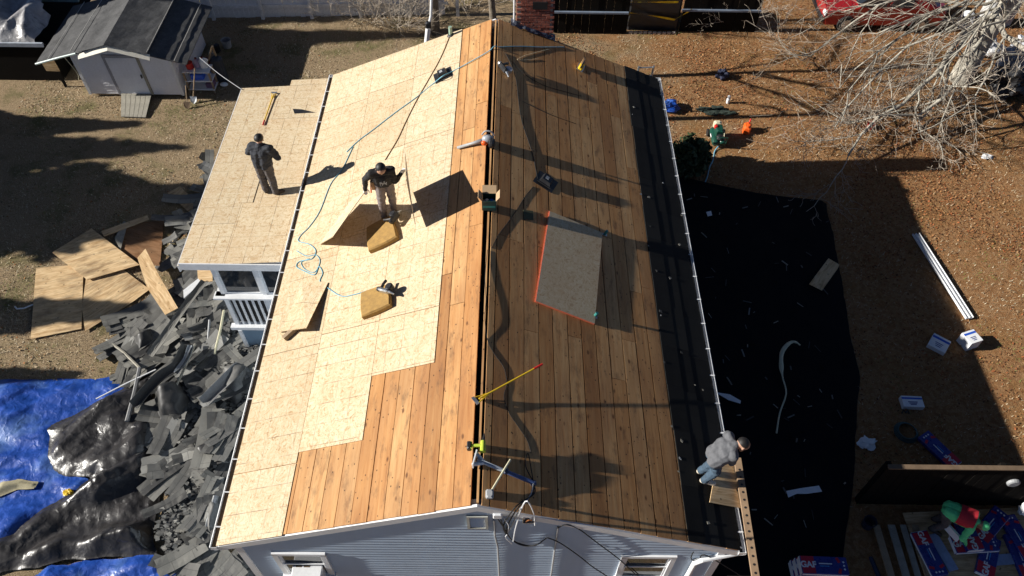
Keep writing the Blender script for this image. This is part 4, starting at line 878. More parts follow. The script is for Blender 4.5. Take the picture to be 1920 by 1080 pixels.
# ================================================================ RED CAR AND CLUTTER UNDER THE TREE
cb=V((14.0,21.7,gz(14))); car=thing('parked_car',cb,'red car parked behind the drooping bare branches','car')
prof=[(-2.15,.28),(-2.2,.55),(-2.1,.78),(-1.1,.95),(-.35,1.42),(.95,1.45),(1.75,1.0),(2.15,.92),(2.2,.5),(2.15,.28)]
b=MB(); vs=[];fs=[]; n=len(prof)
for y,s_ in ((-.82,.97),(-.76,1.0),(0,1.02),(.76,1.0),(.82,.97)):
    for x,z in prof: vs.append(cb+V((x*s_,y*(.88 if z>1.2 else 1),z*(.97 if abs(y)>.8 else 1))))
for k in range(4):
    for i in range(n): fs.append((k*n+i,(k+1)*n+i,(k+1)*n+(i+1)%n,k*n+(i+1)%n))
fs+=[tuple(range(n)),tuple(range(5*n-1,4*n-1,-1))]; b.add(vs,fs); b.build('body',plain('red_car_paint',(.26,.008,.008),.35,var=.1,coat=.8),car,smooth=False)
for x0,x1,z0,z1 in ((-.95,-.1,1.0,1.36),(.0,.85,1.0,1.38)): b=MB(); b.poly([cb+V((x0-.25*(x0<-.5),-.815,z0)),cb+V((x1,-.815,z0)),cb+V((x1,-.735,z1)),cb+V((x0+.2,-.735,z1))],(0,-1,.2),.012); b.build('side_window','glass',car)
b=MB(); b.poly([cb+V((-1.07,-.66,.98)),cb+V((-1.07,.66,.98)),cb+V((-.4,.58,1.40)),cb+V((-.4,-.58,1.40))],(-.6,0,.8),.015); b.build('windscreen','glass',car)
for x in (-1.35,1.35):
    for y in (-.80,.80):
        b=MB(); b.lathe(cb+V((x,y-.1*(1 if y>0 else -1)*0,.32)),[(.2,-.1),(.31,-.1),(.32,-.05),(.32,.05),(.31,.1),(.2,.1)],18,axis=(0,1,0)); w_=b.build('wheel','rubber',car); b=MB(); b.lathe(cb+V((x,y,.32)),[(.19,-.105),(.19,.105)],14,axis=(0,1,0)); b.build('rim','metal',w_)
for y in (-.62,.62): b=MB(); b.bbox(cb+V((-2.14,y,.66)),(.12,.3,.14),bev=.03); b.build('headlight','paper',car)
b=MB(); b.bbox(cb+V((-2.2,0,.42)),(.1,1.5,.16),bev=.03); b.build('bumper','black',car)
def crumple(name,c,r,mat,label,cat,seed,n=22,flat=.6,group=None):
    b=MB(); vs=[];fs=[]
    for i in range(n+1):
        t=math.pi*i/n
        for k in range(n):
            w=2*math.pi*k/n; d=V((math.sin(t)*math.cos(w),math.sin(t)*math.sin(w),-math.cos(t))); q=1+.75*nz(d.x*1.6+seed,d.y*1.6,d.z*1.6)+.5*abs(nz(d.x*3.3+seed,d.y*3.3,d.z*3.3))-.3*abs(nz(d.x*7+seed,d.y*7,d.z*7))
            p=V(c)+V((d.x*r[0]*q,d.y*r[1]*q,max(-.9,d.z*q)*r[2]+r[2]*.9)); vs.append(p)
    for i in range(n):
        for k in range(n): fs.append((i*n+k,i*n+(k+1)%n,(i+1)*n+(k+1)%n,(i+1)*n+k))
    b.add(vs,fs); return free(name,b,mat,label,cat,group)
crumple('tarp_heap',G(1890,140),(.55,.5,.45),'grey_tarp','crumpled pale tarp heap right of the tree trunk','tarp',4.3)
crumple('tarp_heap',G(1845,100),(.4,.35,.3),plain('white_sheet',(.62,.62,.62),.6),'small white sheet bundle just left of the tree trunk','tarp',8.1)
crumple('tarp_heap',G(1912,100),(.35,.3,.3),plain('white_sheet2',(.58,.6,.63),.6),'white bundle at the right frame edge beyond the tree','tarp',2.1)
crumple('leaf_bag',G(1880,175),(.5,.45,.5),'black','black bag slumped under the branches right of the trunk','bag',1.1)
p=G(1805,50); b=MB(); b.lathe(p+V((0,0,.28)),[(.22,.25),(.25,-.25),(.27,-.25),(.24,.26)],16,axis=(.5,.8,.1)); free('drum',b,'paper','white drum lying on its side with dark open end','drum')
b=MB(); b.bbox(G(1860,45)+V((0,0,.5)),(1.3,.5,1.0),rz=.2,bev=.08); free('storage_chest',b,plain('pale_grey_plastic',(.45,.45,.44),.5),'pale grey chest behind the tree trunk','chest')
# ================================================================ THINGS ON THE ROOF
def fr_L(px,py,dirpx,o=.0135): p=LS(px,py,o); q=LS(dirpx[0],dirpx[1],o); return frame(p,q-p,nL)
def fr_R(px,py,dirpx,o=.0): p=RS(px,py,o); q=RS(dirpx[0],dirpx[1],o); return frame(p,q-p,nR)
def part(t,name,mat,Mx,fn,smooth=False):
    b=MB(); b.M=Mx; fn(b); return b.build(name,mat,t,smooth=smooth)
def boxvent(Mx,label):
    t=thing('roof_vent',Mx.translation,label,'vent')
    part(t,'flashing','black',Mx,lambda b:b.box((0,0,.004),(.46,.42,.008)))
    h=part(t,'hood','black',Mx,lambda b:b.hexa([(-.14,-.13,.01),(.14,-.13,.01),(.14,.13,.01),(-.14,.13,.01),(-.09,-.10,.125),(.10,-.10,.11),(.10,.10,.11),(-.09,.10,.125)]))
    part(t,'hood_lip','black',Mx,lambda b:b.box((0,0,.03),(.32,.30,.02))); part(t,'label_plate','grey',Mx,lambda b:b.box((-.01,0,.121),(.075,.09,.004)))
    return t
boxvent(fr_L(831,141,(845,134)),'black box vent set in the pale sheathing near the far end')
boxvent(fr_R(1023,341,(1043,354),.003),'black box vent loose on the brown boards of the right slope')
p=LS(845,66); t=thing('vent_pipe',p,'short pale green vent pipe standing at the far roof edge','pipe'); b=MB(); b.tube([p-V((0,0,.02)),p+V((0,0,.24))],.045,10); b.build('pipe',plain('pale_green_plastic',(.32,.45,.36),.5),t); b=MB(); b.lathe(p+V((0,0,.0)),[(.10,0),(.06,.04)],12,axis=nL); b.build('boot','black',t)
# leaf blower on the ridge
p0=LS(858,277,.05); p1=PZ(905,262,5.68); t=thing('leaf_blower',LS(905,262),'grey leaf blower with orange handle lying across the ridge','leaf blower')
k=V((-.06,p1.y,5.70)); e0=k.lerp(p0,.18)
b=MB(); b.tube([p0,p0.lerp(e0,.6),e0],[.032,.034,.05],12); b.build('nozzle','grey',t,smooth=True)
b=MB(); b.ell(k,(.13,.10,.10)); b.build('motor_housing',plain('silver_plastic',(.34,.36,.39),.4),t,smooth=True)
b=MB(); b.ell(k+V((-.07,-.08,-.04)),(.07,.05,.06)); b.build('fuel_tank','orange',t,smooth=True)
b=MB(); b.lathe(k+V((.06,-.1,-.02)),[(.09,-.02),(.11,0),(.11,.05),(.08,.08)],14,axis=(.9,-.2,0)); b.build('fan_guard','black',t)
b=MB(); b.tube(smoothpath([k+V((-.12,.02,.10)),k+V((-.05,.02,.19)),k+V((.07,.02,.18)),k+V((.13,.02,.08))]),.018,7); b.build('handle','grey',t)
# open carton of nails on the ridge
bx=PZ(916,385,RZ+.05); bx=V((.02,bx.y,RZ+.02)); t=thing('nail_carton',bx,'open cardboard carton with green base sitting on the ridge','carton')
b=MB(); w,d,h=.27,.22,.25
for c_,s_ in (((-w/2,0,h/2),(.008,d,h)),((w/2,0,h/2),(.008,d,h)),((0,-d/2,h/2),(w-.01,.008,h)),((0,d/2,h/2),(w-.01,.008,h)),((0,0,.006),(w-.01,d-.01,.01))): b.box(bx+V(c_),s_)
b.build('carton',plain('dark_green_print',(.012,.05,.045),.6),t)
for c_,ry,s_ in (((0,d/2+.05,h+.055),('X',-50),(w,.008,.16)),((-w/2-.035,0,h+.05),('Y',-35),(.008,d,.13)),((w/2+.035,0,h+.05),('Y',35),(.008,d,.13))):
    b=MB(); b.box(bx+V(c_),s_,R=Matrix.Rotation(rad(ry[1]),3,ry[0])); b.build('flap','card',t)
for i in range(5): b=MB(); b.lathe(bx+V((-.09+.045*i,.0+.03*(i%2),.08)),[(.035,0),(.035,.07)],10); b.build('nail_coil',['grey','paper','teal','blue','grey'][i],t)
b=MB(); b.box(bx+V((0,-d/2-.006,.1)),(w*.9,.003,.05)); b.build('print_band','teal',t)
# foam cushions
def cushion(pts,label,th=.12):
    P=[LS(*q,o=.014) for q in pts]; c=sum(P,V())/4; b=MB(); vs=[];fs=[]; N=8
    for l,(sc,z) in enumerate(((1.0,0),(1.0,th*.75),(.93,th))):
        for i in range(4):
            for j in range(3):
                q=P[i].lerp(P[(i+1)%4],j/3); q=c+(q-c)*(sc*(.94 if j==0 else 1.0)); vs.append(q+nL*(z+.012*nz(q.x*6,q.y*6,l)))
    n=12
    for l in range(2):
        for i in range(n): fs.append((l*n+i,l*n+(i+1)%n,(l+1)*n+(i+1)%n,(l+1)*n+i))
    fs+=[tuple(range(n-1,-1,-1)),tuple(range(2*n,3*n))]; b.add(vs,fs); return free('foam_cushion',b,'foam',label,'cushion')
cushion([(694,478),(751,450),(738,408),(690,432)],'mustard foam cushion half in shade by the lifting worker')
cushion([(681,602),(738,577),(733,537),(680,553)],'mustard foam cushion with nail gun, lower on the roof')
def nailgun(Mx,label,body,trim,s=1.0):
    t=thing('nail_gun',Mx.translation,label,'nail gun'); Mx=Mx@Matrix.Scale(s,4)
    part(t,'body',body,Mx,lambda b:b.bbox((0,0,.07),(.26,.075,.1),bev=.025)); part(t,'nose','metal',Mx,lambda b:b.tube([(.13,0,.06),(.17,0,.05),(.24,0,.02)],[.035,.025,.015],8))
    part(t,'handle','black',Mx,lambda b:b.tube([(-.06,.03,.08),(-.09,.13,.07),(-.1,.22,.05)],[.03,.026,.03],8)); part(t,'magazine',trim,Mx,lambda b:b.lathe((.08,.10,.0),[(.075,0),(.08,.02),(.08,.09),(.06,.11)],14))
    part(t,'end_cap',trim,Mx,lambda b:b.lathe((-.13,0,.07),[(.05,-.03),(.045,.01),(.02,.02)],12,axis=(-1,0,0))); return t
nailgun(frame(LS(722,548,.135),V((.9,-.5,.2)),nL),'coil nail gun lying on the lower foam cushion','metal','black',1.0)
nailgun(frame(LS(742,412,.135),V((.5,.9,.2)),nL),'dark nail gun resting on the shaded foam cushion','black','black',1.0)
nailgun(frame(RS(941,131,.02),V((.6,-.8,-.2)),nR),'dark nail gun with silver cap near the ridge, far end','black','metal',1.1)
# saw (brown and yellow) on the right slope
Mx=fr_R(1088,128,(1096,112),.0); t=thing('circular_saw',Mx.translation,'yellow and brown circular saw on the far right slope','saw')
part(t,'motor','yellow',Mx,lambda b:b.bbox((-.05,0,.1),(.2,.12,.12),bev=.03)); part(t,'guard',plain('tan_metal',(.42,.25,.12),.5),Mx,lambda b:b.lathe((.08,.03,.12),[(.02,-.02),(.13,-.02),(.13,.02),(.02,.025)],18,axis=(0,1,0)))
part(t,'shoe','metal',Mx,lambda b:b.box((.02,0,.01),(.32,.17,.008))); part(t,'handle','black',Mx,lambda b:b.tube(smoothpath([(-.14,0,.1),(-.16,0,.19),(-.05,0,.23),(.03,0,.2)]),.02,7)); part(t,'blade','metal',Mx,lambda b:b.lathe((.08,.0,.12),[(.01,-.002),(.11,-.002),(.11,.002),(.01,.002)],18,axis=(0,1,0)))
# drill
p=PZ(893,836,RZ+.08); p=V((-.03,p.y,RZ+.03)); t=thing('cordless_drill',p,'lime and black cordless drill lying on the ridge by the mast','drill')
b=MB(); b.bbox(p+V((-.12,0,.05)),(.07,.13,.09),bev=.015); b.build('battery','black',t); b=MB(); b.tube([p+V((-.09,0,.05)),p+V((.06,0,.07))],.026,8); b.build('handle','lime',t); b=MB(); b.tube([p+V((.09,-.11,.07)),p+V((.09,.07,.07))],[.045,.04],10); b.build('motor','lime',t); b=MB(); b.tube([p+V((.09,.07,.07)),p+V((.1,.13,.07)),p+V((.1,.2,.07))],[.026,.02,.006],8); b.build('chuck','black',t); b=MB(); b.bbox(p+V((-.085,0,.05)),(.02,.12,.085),bev=.008); b.build('battery_shoe','lime',t)
# fallen mast with cross arm
a=PZ(897,858,RZ+.15); a=V((-.02,a.y,RZ+.075)); e=RS(1000,905,.038); t=thing('antenna_mast',a-V((0,0,.15)),'grey mast with cross arm lying over the ridge at the near gable','mast')
b=MB(); b.tube([a,e],.032,10); b.build('pole',plain('grey_blue_metal',(.42,.46,.52),.4,metal=.4),t,smooth=True)
b=MB(); d=(e-a).normalized(); s_=d.cross(V((0,0,1))).normalized(); b.box(a-d*.04,(.02,.25,.13),R=frame((0,0,0),d,V((0,0,1))).to_3x3()); b.tube([a-d*.05+s_*.1,a+d*.12],.03,6); b.tube([a-d*.05-s_*.1,a+d*.12],.03,6); b.build('flange','white',t)
m1=a.lerp(e,.48); c0=RS(918,926,.04); c1=RS(957,862,.10); b=MB(); b.tube([c0,m1+V((0,0,.05)),c1],.018,7); b.build('cross_arm','ivory',t)
b=MB(); b.bbox(m1+V((.03,0,0)),(.085,.085,.06),bev=.02); b.build('clamp',plain('navy_fitting',(.03,.045,.10),.4),t); b=MB(); b.tube([a.lerp(e,.5),e],.034,10); b.build('tape_wrap',plain('blue_tape',(.06,.10,.24),.45),t); b=MB(); b.bbox(e,(.10,.08,.06),bev=.02); b.build('weather_head',plain('navy_fitting',(.03,.045,.10),.4),t)
b=MB(); b.bbox(c0+V((.0,0,.0)),(.12,.14,.06),bev=.02); b.build('bracket','grey',t)
for k in range(3): b=MB(); b.tube(smoothpath([e+V((0,0,.02)),RS(996+3*k,925,.02),RS(985-4*k,942,.015),PY(975-6*k,955,-.05),PY(960-8*k,985,.0),PY(950,1003,.03)],5),.011,5); b.build('service_cable','rubber' if k else 'grey',t)
b=MB(); b.tube(smoothpath([e+V((0,0,.03)),RS(985,872,.03),RS(990,850,.02),RS(996,880,.03),e],5),.008,5); b.build('cable_loop','rubber',t)
# shingle rippers
def ripper(hd,tip,base,label,fork):
    t=thing('shingle_ripper',base,label,'ripper'); mid=hd.lerp(tip,.86)
    b=MB(); b.tube([hd,mid],.015,8); b.build('shaft','yellow',t); b=MB(); b.tube([mid,tip],.020,8); b.build('grip','red',t)
    d=(hd-tip).normalized(); s_=d.cross(V((0,0,1))).normalized(); b=MB(); b.tube([hd-d*.22,hd+s_*.06+d*.05],.010,6); b.tube([hd-d*.22,hd-s_*.06+d*.05],.010,6); b.build('fork_arm','yellow',t)
    b=MB(); b.poly([hd+s_*.075+d*.04,hd-s_*.075+d*.04,hd-s_*.08+d*.10,hd+s_*.08+d*.10],(0,0,1),.008); b.build('blade',fork,t); return t
ripper(V((-.03,LS(900,750).y,RZ+.05)),RS(1017,683,.24),RS(950,720),'yellow shingle ripper with red grip hooked on the ridge','metal')
ripper(PR(513,177,.05),PR(493,234,.04),PR(505,205),'yellow shingle ripper lying on the porch roof','metal')
# loose panels: stack with orange edges on the right slope
corn=[(1000,566),(1110,608),(1132,434),(1036,394)]
Pc=[RS(*q,o=.052) for q in corn]
cc=sum(Pc,V())/4; ux=(Pc[1]-Pc[0]+Pc[2]-Pc[3]).normalized(); ux=(ux-nR*ux.dot(nR)).normalized(); uy=nR.cross(ux)
oe=plain('orange_sealed_edge',(.62,.08,.03),.6,var=.2)
for k in range(4):
    b=MB(); j=.008*math.sin(k*2.3); z=-.052+.0022+k*.0118+.002; c0=cc+nR*z+ux*j+uy*(.006*math.cos(k*3.1)); hx,hy=.60,1.21
    cs=[c0-ux*hx-uy*hy,c0+ux*hx-uy*hy,c0+ux*hx+uy*hy,c0-ux*hx+uy*hy]; vs=cs+[q+nR*.0112 for q in cs]; b.add(vs,[(3,2,1,0),(4,5,6,7)],[(-hx,-hy),(hx,-hy),(hx,hy),(-hx,hy)]*2)
    b.cur=1; b.add(vs,[(0,1,5,4),(1,2,6,5),(2,3,7,6),(3,0,4,7)])
    tag(b.build('osb_sheet',['osb_grey',oe]),['lowest','second from bottom','second from top','topmost'][k]+' sheet of the orange-edged panel stack on the right slope','panel','orange-edged panel stack')
for i,q in enumerate(((1133,440),(1114,594))):
    p=RS(*q,.0); t=thing('stack_clip',p,['teal','teal'][i]+[' clip at the upper right corner of the panel stack',' clip at the lower right corner of the panel stack'][i],'clip'); b=MB(); b.tube([p+nR*.01,p+nR*.13],.03,10); b.build('peg','teal',t); b=MB(); b.box(p+nR*.006,(.12,.06,.008),R=frame((0,0,0),uR,nR).to_3x3()); b.build('foot','metal',t)
b=MB(); b.poly([RS(*q,.003) for q in ((981,394),(999,396),(1000,413),(982,412))],nR,.012); free('felt_scrap',b,plain('olive_felt',(.07,.075,.04),.9),'small olive square scrap on the right slope boards','scrap')
# panels in hand
def sheet4(A,B,C,D,label,mat='osb',th=.012,nseg=6):
    A,B,C,D=[V(q) for q in (A,B,C,D)]; n=(B-A).cross(D-A).normalized(); b=MB(); cs=[A,B,C,D]
    lu=(B-A).length; lv=(D-A).length; uv=[(0,0),(lu,0),(lu,lv),(0,lv)]*2
    b.hexa([q-n*th*.5 for q in cs]+[q+n*th*.5 for q in cs],uv); return free('osb_sheet',b,mat,label,'panel')
sheet4((-1.45,5.95,5.21),(-1.55,6.2,6.18),(-1.71,7.29,5.91),(-1.68,7.09,4.99),'square sheathing panel held upright on edge by the worker')
sheet4((-3.59,6.31,4.165),(-3.08,5.78,5.0),(-2.5,6.68,5.385),(-3.01,7.21,4.55),'square sheathing panel tilted up by the worker from the roof')
sheet4((-3.2,5.15,4.33),(-3.85,5.42,4.06),(-4.08,4.16,4.0),(-3.41,3.965,4.42),'small sheathing panel propped on a wood block near the left eave')
b=MB(); q=LS(547,628); b.box(q+nL*.06,(.30,.09,.09),R=frame((0,0,0),V((.75,.66,.2)),nL).to_3x3()); free('wood_block',b,'wood','short lumber offcut propping the small panel','block')
# plank and plywood beyond the right eave
e0=PZ(1383,858,3.98); e1=PZ(1417,1078,3.9); e1=e0+(e1-e0)*1.12; t=thing('staging_plank',e1,'long timber plank with bolt holes standing out beyond the right gutter','plank')
d=(e1-e0).normalized(); s_=V((0,0,1)).cross(d).normalized(); b=MB(); b.hexa([e0-s_*.06-V((0,0,.05)),e0+s_*.06-V((0,0,.05)),e1+s_*.06-V((0,0,.05)),e1-s_*.06-V((0,0,.05)),e0-s_*.06,e0+s_*.06,e1+s_*.06,e1-s_*.06]); b.build('plank',plain('tan_plank',(.30,.20,.12),.8,var=.25),t)
for i in range(14): q=e0.lerp(e1,.10+.06*i)+V((0,0,.001)); b=MB(); b.lathe(q,[(.020,0),(.020,.004)],10); b.build('bolt_hole','black',t)
for f in (.25,.9): q=e0.lerp(e1,f); b=MB(); b.box(V((4.2,q.y,q.z-.09)),(abs(q.x-4.0),.05,.05)); b.build('bracket_arm','darkwood',t)
P4=[RS(1330,942,.05),RS(1390,953,.05),RS(1377,868,.06),RS(1343,868,.05)]; P4=[V((p.x,p.y,p.z+.0)) for p in P4]
b=MB(); b.poly(P4,nR,.015); free('plywood_piece',b,'ply_clean','plywood piece over the right gutter under the grey-jacketed worker','plywood')
# hoses, ropes and cables
def line(name,pts,r,mat,label,cat,k=6):
    b=MB(); b.tube(smoothpath(pts,k),r,6); return free(name,b,mat,label,cat,smooth=True)
Lp=lambda pts,o=.024:[LS(x,y,o) for x,y in pts]
Rp=lambda pts,o=.010:[RS(x,y,o) for x,y in pts]
line('air_hose',Rp([(1058,88),(1040,88),(1010,88),(985,87),(960,87),(935,88)],.011)+[V((0,RS(928,89).y,RZ+.03))]+Lp([(915,97),(880,117),(848,134)],.026)+[LS(831,142,.16)]+Lp([(812,157),(780,183),(740,212),(700,243),(672,264),(650,285)]),.0105,'hose_blue','blue air hose running over the ridge and down the pale sheathing','hose')
line('air_hose',Lp([(662,275),(655,290),(640,320),(620,345),(600,395),(580,425),(565,440),(560,452),(580,458),(592,470),(585,485),(562,490),(556,500),(570,508),(590,515),(598,500),(605,512),(600,528),(615,540),(640,555),(665,552),(690,545),(715,545)]),.0095,'hose_blue','blue air hose looping down to the nail gun on the left slope','hose')
line('air_hose',Lp([(556,470),(575,480),(592,478),(600,490),(590,510),(572,505),(565,492),(580,485)]),.008,'hose_blue','small pale blue hose coil near the left gutter','hose')
line('rope',Lp([(842,70),(832,95),(820,120),(800,155),(780,190),(760,230),(745,262),(722,300)]),.010,'rope','brown rope running down the sheathing towards the worker','rope')
line('power_cable',Rp([(948,100),(958,120),(968,150),(972,185),(978,225),(990,262),(999,290),(1005,320),(1008,335)],.008),.009,'rubber','black cable snaking over the right boards down to the loose vent','cable')
line('power_cable',Rp([(1000,350),(985,368),(968,395),(950,420),(935,440),(922,465)],.005),.0065,'rubber','black cable running from the loose vent back to the ridge','cable')
line('power_cable',[V((.012,RS(918,470).y,RZ-.0)),V((-.01,LS(912,520).y,RZ+.02)),V((.02,LS(910,560).y,RZ+.015)),V((.015,LS(908,600).y,RZ+.02))]+Rp([(915,640),(928,665),(945,690),(950,720),(945,745),(955,775),(972,800),(988,825),(996,850)],.004),.0055,'rubber','black cable lying in the ridge gap then down towards the mast','cable')
line('string_line',Rp([(1010,110),(990,112),(970,112),(985,104),(1010,97),(1030,92)],.008),.005,'ivory','thin yellow string beside the blue hose on the right slope','string')
line('string_line',Rp([(980,190),(1010,205),(1040,218),(1080,232)],.006),.006,'rubber','thin dark string on the far right slope boards','string')
line('rope',Rp([(960,115),(985,140),(1020,160),(1060,172),(1090,180)],.006),.005,'rubber','thin dark cord trailing across the far right boards','cord')

# ================================================================ PEOPLE
def capsule(a,b,ra,rb,n=10,m=4):
    a,b=V(a),V(b); d=(b-a); L=d.length
    if L<1e-6: d=V((0,0,1)); 
    d=d.normalized(); s=d.orthogonal().normalized(); u=d.cross(s); rings=[]
    for i in range(m+1): t=-math.pi/2+math.pi/2*i/m; rings.append((a+d*ra*math.sin(t),ra*math.cos(t)))
    for i in range(m+1): t=math.pi/2*i/m; rings.append((b+d*rb*math.sin(t),rb*math.cos(t)))
    vs=[];fs=[]
    for c,r in rings:
        for k in range(n): w=2*math.pi*k/n; vs.append(c+(s*math.cos(w)+u*math.sin(w))*max(r,1e-4))
    for i in range(len(rings)-1):
        for k in range(n): fs.append((i*n+k,i*n+(k+1)%n,(i+1)*n+(k+1)%n,(i+1)*n+k))
    fs+=[tuple(range(n-1,-1,-1)),tuple((len(rings)-1)*n+k for k in range(n))]
    return vs,fs
def person(J,label,mt,fwd,face=None,hat=None,open_hand=False,bulk=1.15):
    """J: joints in world space. One skin over all limbs, torso, head and hands; hair and the like are children."""
    j={k:V(v) for k,v in J.items()}; pr=[]   # (a,b,ra,rb,material index)
    T,Lg,SK,FT,GL=0,1,2,3,4
    side=(j['shR']-j['shL']).normalized(); spine=(j['neck']-j['pelvis']).normalized(); front=side.cross(spine).normalized()*-1
    if front.dot(V(fwd))<0: front=-front
    ch=(j['shL']+j['shR'])/2-spine*.12
    for s in (-1,1):
        pr.append((j['pelvis']+side*.075*s+spine*.06,ch+side*.085*s,.118,.122,T)); pr.append((j['pelvis']+side*.07*s-spine*.02,j['pelvis']+side*.075*s+spine*.1,.115,.118,T))
        pr.append((ch+side*.06*s-front*.02,j['neck']-spine*.05+side*.05*s,.115,.075,T))
    pr.append((j['pelvis']+front*.05+spine*.08,ch+front*.035,.11,.11,T))
    pr.append((j['shL'],j['shR'],.078,.078,T))
    pr.append((j['neck']-spine*.06,j['neck']+(j['head']-j['neck'])*.5,.062,.055,SK)); pr.append((j['neck']-spine*.05,j['neck']+spine*.0,.085,.068,T))
    hu=(j['head']-j['neck']).normalized(); hf=V(face) if face else V(fwd); hf=(hf-hu*hf.dot(hu)*.0).normalized(); hs=hf.cross(hu).normalized(); hu2=hs.cross(hf).normalized()
    c=j['head']
    pr.append((c+hu2*.035-hf*.015,c+hu2*.03+hf*.02,.093,.088,SK)); pr.append((c-hu2*.03+hf*.03,c-hu2*.075+hf*.052,.066,.042,SK)); pr.append((c-hu2*.01+hf*.085,c-hu2*.03+hf*.102,.010,.016,SK))
    for s in (-1,1): pr.append((c+hs*.088*s+hu2*.01,c+hs*.090*s-hu2*.03,.018,.014,SK)); pr.append((c+hs*.033*s+hu2*.028+hf*.085,c+hs*.02*s+hu2*.03+hf*.09,.016,.016,SK))
    pr.append((c-hu2*.055+hf*.088-hs*.018,c-hu2*.055+hf*.088+hs*.018,.010,.010,SK))
    for s in 'LR':
        sh,el,wr,ha=j['sh'+s],j['el'+s],j['wr'+s],j['ha'+s]
        pr+= [(sh,el,.073,.056,T),(el,wr,.056,.040,T)]
        d=(ha-wr).normalized(); n=d.cross(front if abs(d.dot(front))<.9 else spine).normalized(); w=n.cross(d).normalized(); hl=.085
        pr+= [(wr,wr+d*.03,.032,.034,GL),(wr+d*.03-n*.022,wr+d*hl-n*.026,.024,.018,GL),(wr+d*.03+n*.022,wr+d*hl+n*.026,.024,.018,GL)]
        for k,(o,l) in enumerate(((-.033,.062),(-.011,.075),(.012,.07),(.034,.054))):
            kn=wr+d*(hl+.006)+n*o; cur=.35 if open_hand else .9
            m1=kn+(d*.85+w*cur*.4).normalized()*l*.55; m2=m1+(d*.35+w*cur).normalized()*l*.5; pr+= [(kn,m1,.0125,.0115,GL),(m1,m2,.0115,.010,GL)]
        th=wr+d*.035-n*.035; pr+= [(th,th+(d*.6-n*.7+w*.3).normalized()*.04,.016,.013,GL),(th+(d*.6-n*.7+w*.3).normalized()*.04,th+(d*.75-n*.55+w*.6).normalized()*.075,.013,.011,GL)]
        hp,kn,an,toe=j['hip'+s],j['kn'+s],j['an'+s],j['toe'+s]
        pr+= [(hp,kn,.098,.072,Lg),(kn,an,.072,.058,Lg),(hp+spine*.04,hp-spine*.03,.105,.105,Lg)]
        up=V((0,0,1)); heel=an-(toe-an)*.18-up*.05; pr+= [(an,an-up*.03,.058,.055,FT),(heel,toe-up*.0,.045,.042,FT),(an-up*.02,toe+up*.012,.052,.036,FT)]
    me=bpy.data.meshes.new('person'); vs=[];fs=[]
    pr=[(a,b,ra*(bulk if m in (T,Lg) else 1.05),rb*(bulk if m in (T,Lg) else 1.05),m) for a,b,ra,rb,m in pr]
    for a,b,ra,rb,m in pr:
        v,f=capsule(a,b,ra,rb); o=len(vs); vs+=v; fs+=[[o+i for i in q] for q in f]
    me.from_pydata(vs,[],fs); tmp=bpy.data.objects.new('person_tmp',me); COL.objects.link(tmp)
    rm=tmp.modifiers.new('r','REMESH'); rm.mode='VOXEL'; rm.voxel_size=.0105; sm=tmp.modifiers.new('s','SMOOTH'); sm.factor=.5; sm.iterations=2
    dg=bpy.context.evaluated_depsgraph_get(); out=bpy.data.meshes.new_from_object(tmp.evaluated_get(dg)); COL.objects.unlink(tmp); bpy.data.objects.remove(tmp); bpy.data.meshes.remove(me)
    n=len(out.vertices); co=np.empty(n*3,dtype=np.float32); out.vertices.foreach_get('co',co); co=co.reshape(-1,3)
    best=np.full(n,1e9); idx=np.zeros(n,int)
    for a,b,ra,rb,m in pr:
        A=np.array(a);B=np.array(b);d=B-A;L2=max(1e-9,d@d); t=np.clip((co-A)@d/L2,0,1); dist=np.linalg.norm(co-(A+t[:,None]*d),axis=1)-(ra+(rb-ra)*t)+(0 if m!=SK else .004)
        k=dist<best; best[k]=dist[k]; idx[k]=m
    # cloth folds on garments
    cl=(idx==T)|(idx==Lg); nrm=np.empty(n*3,dtype=np.float32); out.vertices.foreach_get('normal',nrm); nrm=nrm.reshape(-1,3)
    fold=np.array([mnoise.noise(V((p[0]*9,p[1]*9,p[2]*16)))*.017+mnoise.noise(V((p[0]*22,p[1]*22,p[2]*30)))*.004 for p in co]); co=co+nrm*(fold*cl)[:,None]
    base=V(((j['anL'].x+j['anR'].x)/2,(j['anL'].y+j['anR'].y)/2,min(j['anL'].z,j['anR'].z)-.09)); co=co-np.array(base)
    out.vertices.foreach_set('co',co.astype(np.float32).ravel())
    out.materials.clear()
    for m in mt: out.materials.append(M[m])
    nf=len(out.polygons); ls=np.empty(nf,dtype=np.int32); out.polygons.foreach_get('loop_start',ls); lv=np.empty(len(out.loops),dtype=np.int32); out.loops.foreach_get('vertex_index',lv)
    out.polygons.foreach_set('material_index',idx[lv[ls]].astype(np.int32)); out.polygons.foreach_set('use_smooth',np.ones(nf,dtype=bool)); out.update()
    ob=bpy.data.objects.new('person',out); COL.objects.link(ob); put(ob,base,None); tag(ob,label,'person')
    # hair or hat
    b=MB(); n_=18;vs=[];fs=[]
    for i in range(9):
        t=rad(100)*i/8
        for k in range(n_):
            w=2*math.pi*k/n_; cut=1.0-.26*max(0,math.cos(w)); tt=t*cut; r=.104+.006*nz(k*2,i*2,3)
            q=c+hu2*.028-hf*.012+hu2*(r*math.cos(tt))+hf*(r*1.04*math.sin(tt)*math.cos(w))+hs*(r*.97*math.sin(tt)*math.sin(w)); vs.append(q)
    for i in range(8):
        for k in range(n_): fs.append((i*n_+k,i*n_+(k+1)%n_,(i+1)*n_+(k+1)%n_,(i+1)*n_+k))
    b.add(vs,fs); b.build('hat' if hat else 'hair',hat or 'hair',ob,smooth=True)
    for s in (-1,1):
        b=MB(); b.ell(c+hs*.034*s+hu2*.010+hf*.088,(.011,.011,.009),8,6); b.build('eye','black',ob)
    return ob
